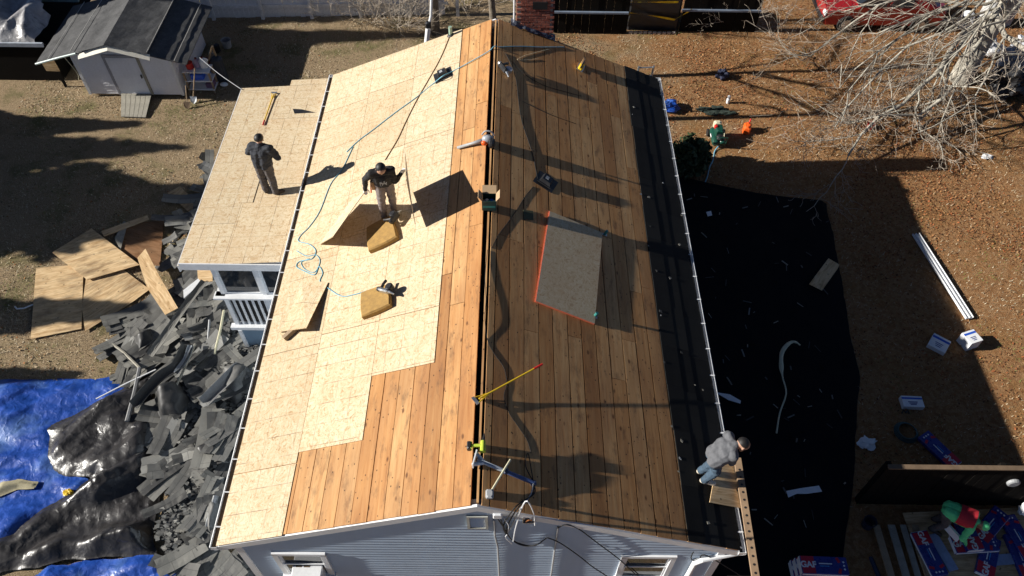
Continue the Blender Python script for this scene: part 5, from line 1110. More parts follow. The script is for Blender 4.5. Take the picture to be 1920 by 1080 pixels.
def ground_pose(base,ang,H,over):
    """local frame: x to the person's right, y forward, z up; scaled from a 1.75 m figure"""
    S=H/1.75; f=V((math.sin(ang),math.cos(ang),0)); r=V((f.y,-f.x,0)); U=V((0,0,1))
    P=dict(pelvis=(0,0,.95),neck=(0,.0,1.48),head=(0,.03,1.63),shL=(-.185,0,1.42),shR=(.185,0,1.42),elL=(-.27,-.03,1.14),elR=(.27,-.03,1.14),wrL=(-.27,.08,.90),wrR=(.27,.08,.90),haL=(-.26,.12,.8),haR=(.26,.12,.8),hipL=(-.09,0,.92),hipR=(.09,0,.92),knL=(-.11,.02,.50),knR=(.11,.02,.50),anL=(-.12,-.02,.09),anR=(.12,-.02,.09),toeL=(-.15,.16,.045),toeR=(.15,.16,.045)); P.update(over)
    return {k:base+(r*v[0]+f*v[1]+U*v[2])*S for k,v in P.items()},f
# 1: on the porch roof, seen from behind, arms folded
bs=PR(508,360,.014); J,f=ground_pose(bs,rad(12),1.70,dict(pelvis=(.03,0,.95),neck=(.10,0,1.48),shL=(-.11,0,1.42),shR=(.31,0,1.42),hipL=(-.07,0,.92),hipR=(.12,0,.92),elL=(-.27,.02,1.18),elR=(.46,.02,1.18),wrL=(-.04,.26,1.16),wrR=(.24,.26,1.14),haL=(.08,.28,1.17),haR=(.1,.28,1.13),toeR=(.30,.06,.045),anR=(.15,-.03,.09),anL=(-.10,-.02,.09),knL=(-.10,.01,.50),knR=(.12,.02,.50),head=(.10,.06,1.63)))
person(J,'person in dark jacket and charcoal trousers standing arms folded on the porch roof',['cl_navy','cl_char','skin','boot','skin'],f,bulk=1.36)
# 2: lifting panels, facing the camera, arms spread
fL=LS(739,397); fR=LS(721,410); hd=PX(709,310,-2.12); ctr=(fL+fR)/2; f=V((.25,-1,0)).normalized(); r=V((f.y,-f.x,0)); U=V((0,0,1))
pel=ctr+U*.93-f*.04; nk=ctr+U*1.39+f*.12-r*(-.02); hdp=nk+U*.11+f*.10
hRt=V((-2.5,6.68,5.385)); hLt=PX(757,319,-1.66)
shR=nk+r*.185-U*.065; shL=nk-r*.185-U*.055
def elbow(a,c,hint,l1=.29,l2=.27):
    d=c-a; L=min(d.length,(l1+l2)*.995); h=math.sqrt(max(0,l1*l1-(L/2)**2)); m=a+d.normalized()*L*.5; q=(V(hint)-d.normalized()*V(hint).dot(d.normalized())).normalized(); return m+q*h
def arm(a,h,hint):
    e=elbow(a,h,hint); w=h-(h-e).normalized()*.085; return e,w
eR,wR=arm(shR,hRt,r*.8-U*.1-f*.3); eL,wL=arm(shL,hLt,-r*.3-U*.6)
J=dict(pelvis=pel,neck=nk,head=hdp,shL=shL,shR=shR,elL=eL,elR=eR,wrL=wL,wrR=wR,haL=hLt,haR=hRt,hipL=pel-r*.09-U*.03,hipR=pel+r*.09-U*.03,knL=fL+U*.50+f*.06,knR=fR+U*.50+f*.05,anL=fL+U*.09,anR=fR+U*.09,toeL=fL+U*.05+f*.17-r*.06,toeR=fR+U*.05+f*.17+r*.05)
p2=person(J,'person in black sweatshirt and taupe trousers lifting panels with both arms spread',['cl_black','cl_taupe','skin','boot','paper'],f,face=f*.75-U*.65)
ch=(shL+shR)/2-U*.16; b=MB(); b.M=frame(ch+f*.165,r*-1,f); 
for i in range(7): b.box((-.06+.02*i,.02*math.sin(i*2),0),(.016,.05+.02*math.cos(i*3),.006))
b.build('chest_print','grey',p2)
b=MB(); b.tube([pel+U*.10+V((math.cos(a_)*.185,math.sin(a_)*.16,0)) for a_ in [2*math.pi*i/16 for i in range(17)]],.024,6); b.build('tool_belt',plain('brown_leather',(.10,.05,.025),.7),p2)
b=MB(); b.bbox(pel+r*.21-U*.02,(.09,.14,.22),bev=.02); b.build('tool_pouch',plain('tan_leather',(.30,.16,.07),.7),p2); b=MB(); b.tube([pel+r*.25+U*.06,pel+r*.28-U*.25],.016,6); b.build('hammer','orange',p2)
# 3: at the right eave, bent forward over the gutter
fA=RS(1313,886,.03); fB=RS(1319,904,.03); f=V((1,.05,0)).normalized(); r=V((f.y,-f.x,0)); ct=(fA+fB)/2
pel=PZ(1343,868,ct.z+.78); pel=V((ct.x+.10,ct.y+.05,ct.z+.78)); nk=pel+V((.30,.10,.26)); hdp=nk+V((.14,.0,.01))
shL=nk+V((-.05,.185,-.05)); shR=nk+V((-.04,-.185,-.07))
hR=PZ(1380,866,4.05); hL=hR+V((-.02,.42,.03))
if (hR-shR).length>.62: hR=shR+(hR-shR).normalized()*.62
if (hL-shL).length>.62: hL=shL+(hL-shL).normalized()*.62
eR,wR=arm(shR,hR,V((-.3,-.6,.3))); eL,wL=arm(shL,hL,V((-.3,.6,.3)))
J=dict(pelvis=pel,neck=nk,head=hdp,shL=shL,shR=shR,elL=eL,elR=eR,wrL=wL,wrR=wR,haL=hL,haR=hR,hipL=pel+V((0,.09,-.03)),hipR=pel+V((0,-.09,-.03)),knL=fA+V((.15,.0,.46)),knR=fB+V((.15,0,.46)),anL=fA+V((0,0,.09)),anR=fB+V((0,0,.09)),toeL=fA+V((.17,.02,.0)),toeR=fB+V((.17,-.02,.0)))
c_=(fA+fB)/2; J={k:c_+(V(v)-c_)*.9 if k[:2] not in ('an','to') else V(v) for k,v in J.items()}
person(J,'person in grey fleece and worn jeans bending over the right gutter',['cl_grey','cl_jean','skin','shoe','cl_red'],f,face=V((.75,-.25,-.6)))
# ================================================================ LEFT YARD: plywood, shingle heap, tarps
def gsheet(pts,label,mat='ply',h=.03,tilt=None,cat='plywood',name='plywood_sheet',th=.016):
    P=[]
    for i,q in enumerate(pts):
        p=G(*q,h=h+(tilt[i] if tilt else 0)); P.append(p)
    n=(P[1]-P[0]).cross(P[2]-P[0]).normalized(); n=n if n.z>0 else -n
    b=MB(); b.poly(P,n,th); return free(name,b,mat,label,cat)
gsheet([(68,503),(157,496),(153,617),(58,636)],'upright-lying plywood sheet nearest the left frame edge',tilt=(0,0,.02,.02))
gsheet([(154,577),(163,512),(230,505),(281,543),(250,566),(160,622)],'plywood sheet with pale wedge shape, middle of the plywood heap',h=.05)
gsheet([(98,474),(172,429),(262,497),(164,525)],'dirt-streaked plywood sheet lying across the top of the heap',h=.10,tilt=(0,.03,.05,.02))
gsheet([(230,420),(308,414),(300,500),(226,478)],'dark red-stained plywood sheet in the shade',mat='ply_dark',h=.05)
gsheet([(190,434),(276,404),(280,412),(196,444)],'narrow pale board at the top of the plywood heap','ply_clean',h=.1,cat='board',name='board')
gsheet([(258,484),(273,467),(297,514),(334,578),(310,591),(276,540)],'long bright board lying from the plywood onto the shingles','ply_clean',h=.30,tilt=(0,0,.05,.1,.1,.05),cat='board',name='board')
gsheet([(314,362),(338,350),(373,385),(354,398)],'short plywood piece lying by itself near the porch','ply',h=.06)
gsheet([(215,448),(232,415),(240,418),(226,470)],'narrow grey board beside the dark stained sheet','greywood',h=.09,cat='board',name='board')
gsheet([(226,588),(246,572),(250,584),(232,592)],'small plywood offcut below the heap','ply',h=.03)
gsheet([(370,505),(398,503),(399,528),(372,530)],'small plywood piece under the porch corner','ply_clean',h=.35)
b=MB(); b.tube([G(28,575,.03),G(32,579,.03),G(45,578,.03),G(62,571,.03)],.022,8); free('bent_pipe',b,'white','white bent pipe on the grass left of the plywood','pipe')
b=MB(); b.poly([G(*q,h=.01) for q in ((372,296),(378,286),(390,285),(399,292),(390,298),(382,303))],(0,0,1),.012); free('felt_scrap',b,'felt','torn black felt scrap on the grass above the porch corner','scrap')
# heap of torn shingles
def pile(x,y):
    d=max(0,min(1,(x+9.2)/3.2)); return .06+.42*sstep(0,1,d)*(1-.5*sstep(6.5,8.5,y))*(.7+.5*nz(x,y,4,.8))
HEAP=[G(*q) for q in [(222,622),(250,590),(330,560),(352,535),(395,540),(425,580),(470,640),(500,672),(490,700),(480,760),(460,850),(440,960),(415,1030),(440,1060),(520,1090),(400,1130),(345,1100),(300,1010),(320,930),(305,870),(285,820),(300,745),(240,705),(225,660)]]
HP=[(p.x,p.y) for p in HEAP]
SIDE=[G(*q) for q in [(300,470),(330,400),(372,340),(392,300),(440,330),(420,470),(395,505),(350,520)]]; SP=[(p.x,p.y) for p in SIDE]
def shingle_mesh(kind,seed):
    rg=random.Random(seed); b=MB(); L,Wd=[(1.15,.34),(1.1,.19),(.75,.32),(.95,.24),(.5,.3),(.34,.22)][kind]; nx,ny=8,3; th=.007; vs=[];fs=[]
    bend=rg.uniform(-.05,.09)*(L/.9); tw=rg.uniform(-.07,.07)
    for l in (1,0):
        for jy in range(ny+1):
            for ix in range(nx+1):
                x=L*(ix/nx-.5); y=Wd*(jy/ny-.5)
                if ix in (0,nx): x+=.03*nz(jy*1.7,seed,ix)
                if jy in (0,ny) : y+=.012*nz(ix*1.3,seed,jy+5)
                z=bend*(2*ix/nx-1)**2+tw*x*y*6+.02*nz(x*4,y*4,seed); vs.append((x,y,z+th*l))
    n=(nx+1)*(ny+1)
    for jy in range(ny):
        for ix in range(nx):
            if kind in (0,2) and jy==0 and ix%3==2 and rg.random()<.22: continue      # tab slots and torn bites
            a=jy*(nx+1)+ix; f=(a,a+1,a+nx+2,a+nx+1); fs.append(f); fs.append(tuple(n+i for i in f[::-1]))
    for ix in range(nx): a=ix; fs.append((a+1,a,n+a,n+a+1)); a=ny*(nx+1)+ix; fs.append((a,a+1,n+a+1,n+a))
    for jy in range(ny): a=jy*(nx+1); fs.append((a,a+nx+1,n+a+nx+1,n+a)); a+=nx; fs.append((a+nx+1,a,n+a,n+a+nx+1))
    b.add(vs,fs); return b.build('torn_shingle','shingle',None,origin=(0,0,0))
protos=[shingle_mesh(k,s) for s in range(3) for k in range(6)]; used=set(); cnt=0; rg=random.Random(21)
bx0,bx1=min(p[0] for p in HP),max(p[0] for p in HP); by0,by1=min(p[1] for p in HP),max(p[1] for p in HP)
def lay(x,y,z,ang,tilt,k,lab,grp):
    o=protos[k]
    if k in used: o=dup(o,(x,y,z))
    else: used.add(k); put(o,V((x,y,z)),None)
    o.rotation_euler=(rg.gauss(0,tilt),rg.gauss(0,tilt),ang); s=rg.uniform(1.0,1.35); o.scale=(s,s,1)
    tag(o,lab,'shingle',grp)
while cnt<252:
    x=rg.uniform(bx0,bx1); y=rg.uniform(by0,by1)
    if not inpoly(x,y,HP) or x>-4.5 and y>.3: continue
    ang=(.85 if rg.random()<.62 else rg.uniform(0,3.1))+rg.gauss(0,.25); m=rg.choice((1,1,2,3,4)); k0=rg.choice((0,1,1,3,6,7,7,9,9,12,13,13,15,15,2,8)); base=pile(x,y)+rg.uniform(0,.09)
    for q_ in range(m):                                    # torn off in courses, so a few lie shingled over each other
        xx=x-math.sin(ang)*.13*q_+rg.gauss(0,.03); yy=y+math.cos(ang)*.13*q_+rg.gauss(0,.03)
        if not inpoly(xx,yy,HP) or cnt>=252: continue
        lay(xx,yy,base+.012*q_,ang+rg.gauss(0,.06),.05,k0,'torn grey roof shingle in the heap between tarps and house','shingles in the heap'); cnt+=1
cnt=0
while cnt<46:
    x=rg.uniform(min(p[0] for p in SP),max(p[0] for p in SP)); y=rg.uniform(min(p[1] for p in SP),max(p[1] for p in SP))
    if not inpoly(x,y,SP): continue
    lay(x,y,.05+rg.uniform(0,.2),rg.uniform(0,3.1),.15,rg.randrange(18),'torn grey shingle in the shaded strip beside the porch','shingles beside the porch'); cnt+=1
for k_ in range(18):
    if k_ not in used: bpy.data.objects.remove(protos[k_])
# finer rubble under and between them
n=5200; vv=[];ff=[]
while len(ff)<n:
    x=rg.uniform(bx0,bx1); y=rg.uniform(by0,by1)
    if not inpoly(x,y,HP) or x>-4.5 and y>.2: continue
    s=rg.uniform(.02,.075); a=rg.uniform(0,6.28); z=pile(x,y)-.03+rg.uniform(0,.06); o=len(vv)
    for k in range(4): w=a+k*1.57+rg.uniform(-.4,.4); vv.append((x+s*math.cos(w),y+s*math.sin(w)*.7,z+rg.uniform(-.02,.03)))
    ff.append((o,o+1,o+2,o+3))
tag(npmesh('shingle_rubble',np.array(vv),np.array(ff),[M['shingle'],plain('rubble_grey',(.22,.215,.195),.9,var=.5),plain('rubble_mid',(.10,.10,.095),.9,var=.4)],mi=RNG.integers(0,3,len(ff))),'fine grey shingle rubble filling the heap','rubble',kind='stuff')
# solid under-heap so no lawn shows through
vs=[];fs=[]; NX=60; NY=80; idx={}
b=MB()
for jj in range(NY+1):
    for ii in range(NX+1):
        x=bx0+(bx1-bx0)*ii/NX; y=by0+(by1-by0)*jj/NY
        if inpoly(x,y,HP) and not (x>-4.35 and y>.05): idx[(ii,jj)]=len(vs); vs.append((x,y,pile(x,y)-.04+.05*nz(x*5,y*5,2)))
for jj in range(NY):
    for ii in range(NX):
        q=[(ii,jj),(ii+1,jj),(ii+1,jj+1),(ii,jj+1)]
        if all(k in idx for k in q): fs.append(tuple(idx[k] for k in q))
b.add(vs,fs); tag(b.build('shingle_heap_base',plain('rubble_dark',(.04,.04,.04),.9,var=.4)),'dark packed base of the shingle heap','rubble',kind='stuff')
def wood_len(a,c,h0,h1,r,mat,label,cat,name,n=6):
    p,q=G(*a,h=h0),G(*c,h=h1); b=MB(); m=p.lerp(q,.5)+V((.02,.03,.01)); b.tube([p,m,q],r,n); return free(name,b,mat,label,cat)
wood_len((200,637),(262,690),.1,.35,.035,'greywood','grey stick sticking out of the heap towards the lawn','stick','stick'); wood_len((262,690),(238,790),.35,.3,.05,plain('grey_conduit',(.22,.22,.22),.6),'grey pipe stub standing at the black tarp edge','pipe','pipe'); wood_len((180,748),(292,693),.2,.45,.015,'paper','thin pale rod across the tarp corner','rod','rod'); wood_len((420,582),(402,664),.55,.45,.03,'ivory','pale gutter length on the heap beside the porch','gutter','gutter_piece')
wood_len((360,1075),(405,930),.25,.5,.06,'metal','pale metal flashing strip below the left gutter','flashing','flashing'); wood_len((325,735),(366,645),.5,.5,.03,'greywood','weathered batten lying in the shingle heap','batten','batten')
b=MB(); b.poly([G(*q,h=.45) for q in ((344,545),(372,523),(378,530),(345,560))],(0,0,1),.02); free('trim_piece',b,'white','white trim piece beside the porch corner','trim')
# long curled strips on top of the heap
def curl(pts,w,mat,label,r=.10,name='shingle_strip',cat='shingle'):
    P=smoothpath([G(x,y,h=h) for x,y,h in pts],6); b=MB(); vs=[];fs=[]; N=8
    for i,p in enumerate(P):
        d=(P[min(i+1,len(P)-1)]-P[max(i-1,0)]); d.z=0; d.normalize(); s=V((-d.y,d.x,0))
        for k in range(N+1): t=k/N-.5; vs.append(p+s*(w*t)+V((0,0,r*(4*t*t)+.015*nz(i*.6,k*.7,w*9))))
    for i in range(len(P)-1):
        for k in range(N): fs.append((i*(N+1)+k,i*(N+1)+k+1,(i+1)*(N+1)+k+1,(i+1)*(N+1)+k))
    b.add(vs,fs); o=b.build(name,mat); so_=o.modifiers.new('thickness','SOLIDIFY'); so_.thickness=.006; return tag(o,label,cat)
curl([(282,668,.5),(310,630,.6),(345,580,.65),(385,528,.6)],.22,'shingle','long rolled shingle strip running up the heap towards the porch',.05)
curl([(255,765,.4),(300,715,.5),(335,690,.55),(355,650,.55)],.30,plain('felt_black_curl',(.06,.06,.058),.7,var=.4),'dark curled felt strip across the middle of the heap',.16)
curl([(385,760,.5),(420,725,.55),(455,690,.5)],.34,plain('metal_grey_curl',(.16,.16,.16),.4,var=.4),'shiny dark felt roll near the left gutter',.15)
curl([(330,700,.55),(350,672,.6),(358,648,.62)],.15,plain('pale_blue_grey',(.35,.39,.43),.5),'pale blue grey siding scrap on the heap',.03,'siding_scrap','scrap')
# tarps and felt sheets
def tarp(name,poly,label,mat,seed,h0=.05,amp=.2,dirn=.6,res=.045,edge=.5):
    P0=[G(*q) for q in poly]; PP=[]
    for i in range(len(P0)):
        a_,c_=P0[i],P0[(i+1)%len(P0)]; k=max(1,int((c_-a_).length/.12))
        for q in range(k):
            p=a_.lerp(c_,q/k); PP.append((p.x+.10*nz(p.x,p.y,seed,1.6)+.03*nz(p.x,p.y,seed,6),p.y+.10*nz(p.x,p.y,seed+3,1.6)+.03*nz(p.x,p.y,seed+5,6)))
    A_=np.array(PP); B_=np.roll(A_,-1,axis=0); D_=B_-A_; L2=(D_**2).sum(1)+1e-9
    def near(x,y):
        t=np.clip(((x-A_[:,0])*D_[:,0]+(y-A_[:,1])*D_[:,1])/L2,0,1); q=A_+D_*t[:,None]; dd=(q[:,0]-x)**2+(q[:,1]-y)**2; i=dd.argmin(); return q[i],math.sqrt(dd[i])
    x0,x1=A_[:,0].min()-res,A_[:,0].max()+res; y0,y1=A_[:,1].min()-res,A_[:,1].max()+res
    nx,ny=int((x1-x0)/res)+1,int((y1-y0)/res)+1; ins={}; idx={}; vs=[];fs=[]; cd_,sd_=math.cos(dirn),math.sin(dirn)
    for jj in range(ny+1):
        for ii in range(nx+1): ins[(ii,jj)]=inpoly(x0+res*ii,y0+res*jj,PP)
    def vert(k):
        if k in idx: return idx[k]
        x=x0+res*k[0]; y=y0+res*k[1]; q,d=near(x,y)
        if not ins[k]: x,y=float(q[0]),float(q[1]); d=0
        z=0.0; wx=x+.22*nz(x,y,seed,.8); wy=y+.22*nz(x,y,seed+4,.8)
        for q_,(f_,th_,w_) in enumerate(((.55,0.0,1.5),(.85,.22,1.25),(1.25,-.18,1.1),(1.9,.7,.6),(2.7,-.5,.5),(3.9,.25,.4),(5.2,1.4,.35),(7.0,-.9,.3))):
            t_=dirn+math.pi/2+th_; ph=(wx*math.cos(t_)+wy*math.sin(t_))*f_+.6*nz(x,y,seed+q_*3,.55)+q_*.37+seed
            tr=abs((ph%1.0)-.5)*2; z+=amp*w_/f_*.55*tr*sstep(-.35,.35,nz(x,y,seed+20+q_,.75))
        z*=.25+.75*sstep(0,.35,d); idx[k]=len(vs); vs.append((x,y,gz(x)+h0*(.5+.5*sstep(0,.2,d))+z)); return idx[k]
    for jj in range(ny):
        for ii in range(nx):
            q=[(ii,jj),(ii+1,jj),(ii+1,jj+1),(ii,jj+1)]
            if sum(ins[k] for k in q)>=2: fs.append(tuple(vert(k) for k in q))
    b=MB(); b.add(vs,fs); o=b.build(name,mat,None,smooth=True); return tag(o,label,'tarp')
FD=plain('old_black_felt',(.035,.034,.033),.55,var=.5,scale=5,bmp=.4); FG=plain('grey_felt_sheet',(.13,.128,.12),.6,var=.4,scale=6,bmp=.4)
for pts,m_,l_ in (([(418,705),(455,688),(485,700),(480,745),(445,772),(418,752)],FG,'crumpled grey felt sheet on the heap below the porch'),([(300,742),(345,728),(372,752),(350,795),(308,800)],FD,'black felt sheet in the middle of the shingle heap'),([(372,850),(405,832),(428,850),(412,890),(378,900)],FD,'black felt sheet low on the heap near the left gutter'),([(392,955),(418,930),(432,960),(420,1010),(395,1020)],FG,'grey felt sheet at the near end of the heap'),([(250,640),(290,622),(300,650),(262,672)],FD,'black felt scrap at the lawn edge of the heap')):
    tarp('felt_sheet',pts,l_,m_,len(l_)*1.3,.46 if pts[0][0]>280 else .22,.22,.9,.035)
tarp('blue_tarp',[(-60,716),(120,714),(225,710),(240,728),(200,760),(110,800),(100,880),(180,905),(120,960),(60,985),(0,1040),(-80,1060)],'large blue tarp with sagging folds at the left frame edge','blue_tarp',3,.03,.10,.25,.04)
tarp('black_tarp',[(232,735),(262,708),(292,700),(284,760),(300,800),(306,850),(300,880),(330,875),(300,930),(290,990),(298,1045),(180,1050),(90,1062),(-60,1090),(-60,1030),(30,1000),(90,950),(175,905),(100,885),(92,800),(160,770)],'black plastic tarp heaped in long folds over the blue tarp','black_tarp',5,.06,.26,.62,.035)
tarp('blue_tarp',[(55,1090),(100,1062),(180,1052),(290,1044),(330,1050),(360,1052),(350,1090),(300,1130),(60,1140)],'bright blue tarp corner at the bottom frame edge','blue_tarp',9,.06,.20,.3,.035)
crumple('yellow_scrap',G(130,924,.14),(.10,.07,.04),'yellow','yellow scrap caught in the tarp folds','scrap',6.6,n=22)
tarp('canvas_cloth',[(-20,925),(10,905),(45,902),(75,905),(70,918),(40,922),(0,935)],'dirty cream cloth showing in the blue tarp folds',plain('dirty_canvas',(.36,.32,.20),.8,var=.4),13,.16,.12,.3,.03)
# window air conditioner
p=PY(580,1062,-.20); ac=thing('air_conditioner',V((-3.0,-.15,2.45)),'white window air conditioner in the left gable window','air conditioner')
b=MB(); b.bbox((-3.02,-.16,2.66),(.52,.5,.38),bev=.015); b.build('case','white',ac)
for k in range(2): b=MB(); b.box((-3.17+.14*k,.03,2.853),(.10,.07,.006)); b.build('label_plate','rust',ac)
b=MB(); b.box((-3.02,-.413,2.66),(.44,.004,.30)); b.build('grille','grey',ac)

# ================================================================ RIGHT YARD
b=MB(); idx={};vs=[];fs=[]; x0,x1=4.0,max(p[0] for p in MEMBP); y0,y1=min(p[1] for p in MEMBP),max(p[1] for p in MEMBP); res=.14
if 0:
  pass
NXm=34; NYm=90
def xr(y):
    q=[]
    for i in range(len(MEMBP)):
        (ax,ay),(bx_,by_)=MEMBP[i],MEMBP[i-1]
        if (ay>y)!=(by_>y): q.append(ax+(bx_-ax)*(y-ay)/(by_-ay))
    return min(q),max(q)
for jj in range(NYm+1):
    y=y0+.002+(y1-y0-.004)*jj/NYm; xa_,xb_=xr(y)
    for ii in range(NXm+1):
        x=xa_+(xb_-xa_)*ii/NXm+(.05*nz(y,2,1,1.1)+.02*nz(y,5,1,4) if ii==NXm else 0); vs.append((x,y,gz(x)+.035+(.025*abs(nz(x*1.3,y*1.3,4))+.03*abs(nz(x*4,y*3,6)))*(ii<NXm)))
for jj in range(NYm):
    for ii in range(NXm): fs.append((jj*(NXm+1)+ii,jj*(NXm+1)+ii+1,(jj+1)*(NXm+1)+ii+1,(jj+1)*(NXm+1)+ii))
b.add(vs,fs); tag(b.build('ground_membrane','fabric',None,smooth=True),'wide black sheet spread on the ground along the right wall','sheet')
rg=random.Random(5); k=0
while k<100:
    x=rg.uniform(5.2,9.8); y=rg.uniform(1.6,12.2)
    if not inpoly(x,y,MEMBP): continue
    b=MB(); L=rg.uniform(.06,.24); b.box((0,0,.006),(L,rg.uniform(.012,.035),.012)); b.M=None
    o=b.build('wood_splinter',['greywood','shingle','darkwood','shingle'][k%4],None,origin=(0,0,0)); o.location=(x,y,gz(x)+.075); o.rotation_euler=(0,0,rg.uniform(0,3.1)); tag(o,'small stray splinter on the black ground sheet','splinter','splinters on the black sheet'); k+=1
gsheet([(1517,533),(1553,485),(1574,497),(1571,503),(1541,545)],'plywood piece on the edge of the black ground sheet','ply_clean',h=.09)
gsheet([(1342,736),(1368,740),(1389,752),(1388,757),(1365,750)],'torn white strip on the black sheet beside the gutter','paper',h=.09,cat='strip',name='white_strip')
gsheet([(1474,921),(1500,916),(1535,911),(1541,922),(1512,926),(1494,926),(1478,933)],'torn white strip on the black sheet above the bundles','paper',h=.09,cat='strip',name='white_strip')
gsheet([(1324,398),(1333,396),(1335,404),(1327,406)],'tiny white card on the far end of the black sheet','paper',h=.09,cat='card',name='white_card')
b=MB(); b.tube(smoothpath([G(1456,812,.1),G(1462,775,.1),G(1474,738,.12),G(1468,710,.12),G(1465,690,.13),G(1466,662,.16),G(1478,645,.2),G(1490,641,.2),G(1500,647,.12)],4),[.02]*14+[.03,.045,.06,.06,.05,.05,.055,.055,.055,.05,.05,.04,.04,.03,.03,.03,.02,.02,.02][:19],8); free('flexible_hose',b,'ivory','pale hose with flared end curled on the black sheet','hose',smooth=True)
# white gutter lengths
a,c=G(1716,440,.04),G(1817,598,.04); d=(c-a).normalized(); s_=V((-d.y,d.x,0))
for k in (-1,1):
    b=MB(); o_=s_*.053*k
    for off,w,h in ((0,.09,.012),(-.045,.012,.07),(.045,.012,.07)):
        q0=a+o_+s_*off; q1=c+o_+s_*off; b.hexa([q0-s_*w/2,q1-s_*w/2,q1+s_*w/2,q0+s_*w/2,q0-s_*w/2+V((0,0,h)),q1-s_*w/2+V((0,0,h)),q1+s_*w/2+V((0,0,h)),q0+s_*w/2+V((0,0,h))])
    free('gutter_length',b,'white',['white gutter length on the lawn, the one farther from the house','white gutter length on the lawn, the one nearer the house'][k<0],'gutter')
# cartons
def carton(c,sz,rz,label,name='carton',R=None,lines=3,band=None):
    t=thing(name,c,label,'carton'); b=MB(); R_=R or Matrix.Rotation(rz,3,'Z'); b.box(V(c)+V((0,0,sz[2]/2)),sz,R=R_); b.build('box','paper',t)
    top=V(c)+V((0,0,sz[2]/2))+R_@V((0,0,sz[2]/2+.0015))
    b=MB(); b.box(top+R_@V((0,sz[1]*.28,0)),(sz[0]*.98,sz[1]*.16,.002),R=R_); b.build('blue_band','blue',t)
    for i in range(lines): b=MB(); b.box(top+R_@V((0,sz[1]*(-.05-.12*i),0)),(sz[0]*(.45-.08*i),.022,.002),R=R_); b.build('print_line',plain('blue_ink',(.03,.06,.22),.6),t)
    return t
carton(G(1758,648),(.44,.46,.12),rad(-38),'flat white carton with blue print in the house shadow')
carton(G(1812,645),(.36,.36,.34),rad(20),'upright white carton in full sun on the lawn')
carton(G(1707,758),(.50,.30,.14),rad(-2),'flat white carton lying farthest into the shadow')
# compressor
p=G(1343,265); t=thing('air_compressor',p,'dark green air compressor on the leafy lawn','compressor')
for x in (-.11,.11): b=MB(); b.lathe(p+V((x,.0,.19)),[(.02,-.36),(.10,-.33),(.115,-.28),(.115,.28),(.10,.33),(.02,.36)],16,axis=(0,1,0)); b.build('tank','green',t,smooth=True)
b=MB(); b.bbox(p+V((0,.05,.42)),(.26,.36,.22),bev=.04); b.build('motor','green',t); b=MB(); b.bbox(p+V((-.03,.26,.50)),(.24,.17,.2),bev=.04); b.build('engine_cover','ivory',t); b=MB(); b.bbox(p+V((-.10,.10,.52)),(.1,.12,.1),bev=.02); b.build('air_filter','red',t)
b=MB(); b.lathe(p+V((.02,-.2,.30)),[(.12,0),(.13,.04),(.1,.1),(.04,.12)],14); b.build('pump','black',t); b=MB(); b.tube(smoothpath([p+V((.1,.1,.5)),p+V((.14,-.1,.45)),p+V((.12,-.24,.38)),p+V((.04,-.3,.34))]),.012,6); b.build('copper_line','ivory',t)
b=MB(); b.tube([p+V((-.2,-.34,.2)),p+V((-.2,-.42,.5)),p+V((.2,-.42,.5)),p+V((.2,-.34,.2))],.015,7); b.build('handle','green',t)
for x in (-.25,.25): b=MB(); b.lathe(p+V((x,.28,.12)),[(.05,-.03),(.12,-.03),(.12,.03),(.05,.03)],14,axis=(1,0,0)); b.build('wheel','rubber',t)
b=MB(); b.box(p+V((-.225,.0,.24)),(.004,.16,.06)); b.build('label_plate','paper',t)
line('air_hose',[p+V((.03,-.3,.1))]+[G(x,y,.02) for x,y in ((1340,284),(1337,300),(1330,315),(1326,332),(1318,350))],.02,'hose_blue','blue grey hose leading from the compressor to the house','hose')
b=MB(); b.bbox(G(1399,246)+V((0,0,.13)),(.24,.34,.26),rz=-.25,bev=.05); t=free('fuel_can',b,'orange','bright orange fuel can beside the compressor','fuel can'); b=MB(); q=G(1399,246); b.tube([q+V((.06,.1,.26)),q+V((.1,.18,.36))],.025,8); b.build('spout','red',t); b=MB(); b.tube(smoothpath([q+V((-.02,-.12,.25)),q+V((-.02,-.05,.33)),q+V((0,.05,.32)),q+V((.02,.1,.26))]),.018,6); b.build('handle','orange',t)
for i,(x,y) in enumerate(((1322,207),(1345,205),(1362,213),(1338,214))): crumple('hose_bundle',G(x,y),(.24,.09,.05),plain('dark_green_cloth',(.03,.045,.035),.9,var=.4),['leftmost dark rag above the compressor','dark rag farthest above the compressor','rightmost dark rag above the compressor','dark rag nearest the compressor'][i],'rag',i*2.7,n=22)
b=MB(); q=G(1364,193); b.lathe(q,[(.05,0),(.06,.16),(.035,.2),(.05,.24),(.05,.28),(.02,.3)],12); free('water_jug',b,'paper','small white bottle standing on the leaves','bottle')
crumple('dark_bag',G(1353,145),(.2,.16,.16),plain('navy_cloth',(.015,.02,.05),.8),'small navy bag on the leaves near the branch shadows','bag',5.5,n=14)
crumple('blue_tarp_bundle',G(1252,205),(.28,.22,.16),'blue_tarp','blue tarp bundle peeking out beyond the right gutter','tarp',7.7,n=16)
q=G(1630,240); t=thing('red_flowerpot',q,'small red pot under the drooping branch tips','pot'); b=MB(); b.lathe(q,[(.09,0),(.12,.2),(.13,.2),(.115,.19),(.08,.02)],14); b.build('pot','red',t)
crumple('plastic_scrap',G(1850,295),(.16,.1,.05),'paper','white plastic scrap under the branches near the right edge','scrap',9.1,n=22)
crumple('plastic_scrap',G(1625,832),(.17,.14,.05),'paper','crumpled white plastic in the house shadow by the black sheet','scrap',4.9,n=22)
b=MB(); q=G(1698,812)
for k in range(4): b.tube([q+V((math.cos(w)*(.27-.02*k),math.sin(w)*(.27-.02*k),.03+.025*k)) for w in [2*math.pi*i/20 for i in range(21)]],.015,6)
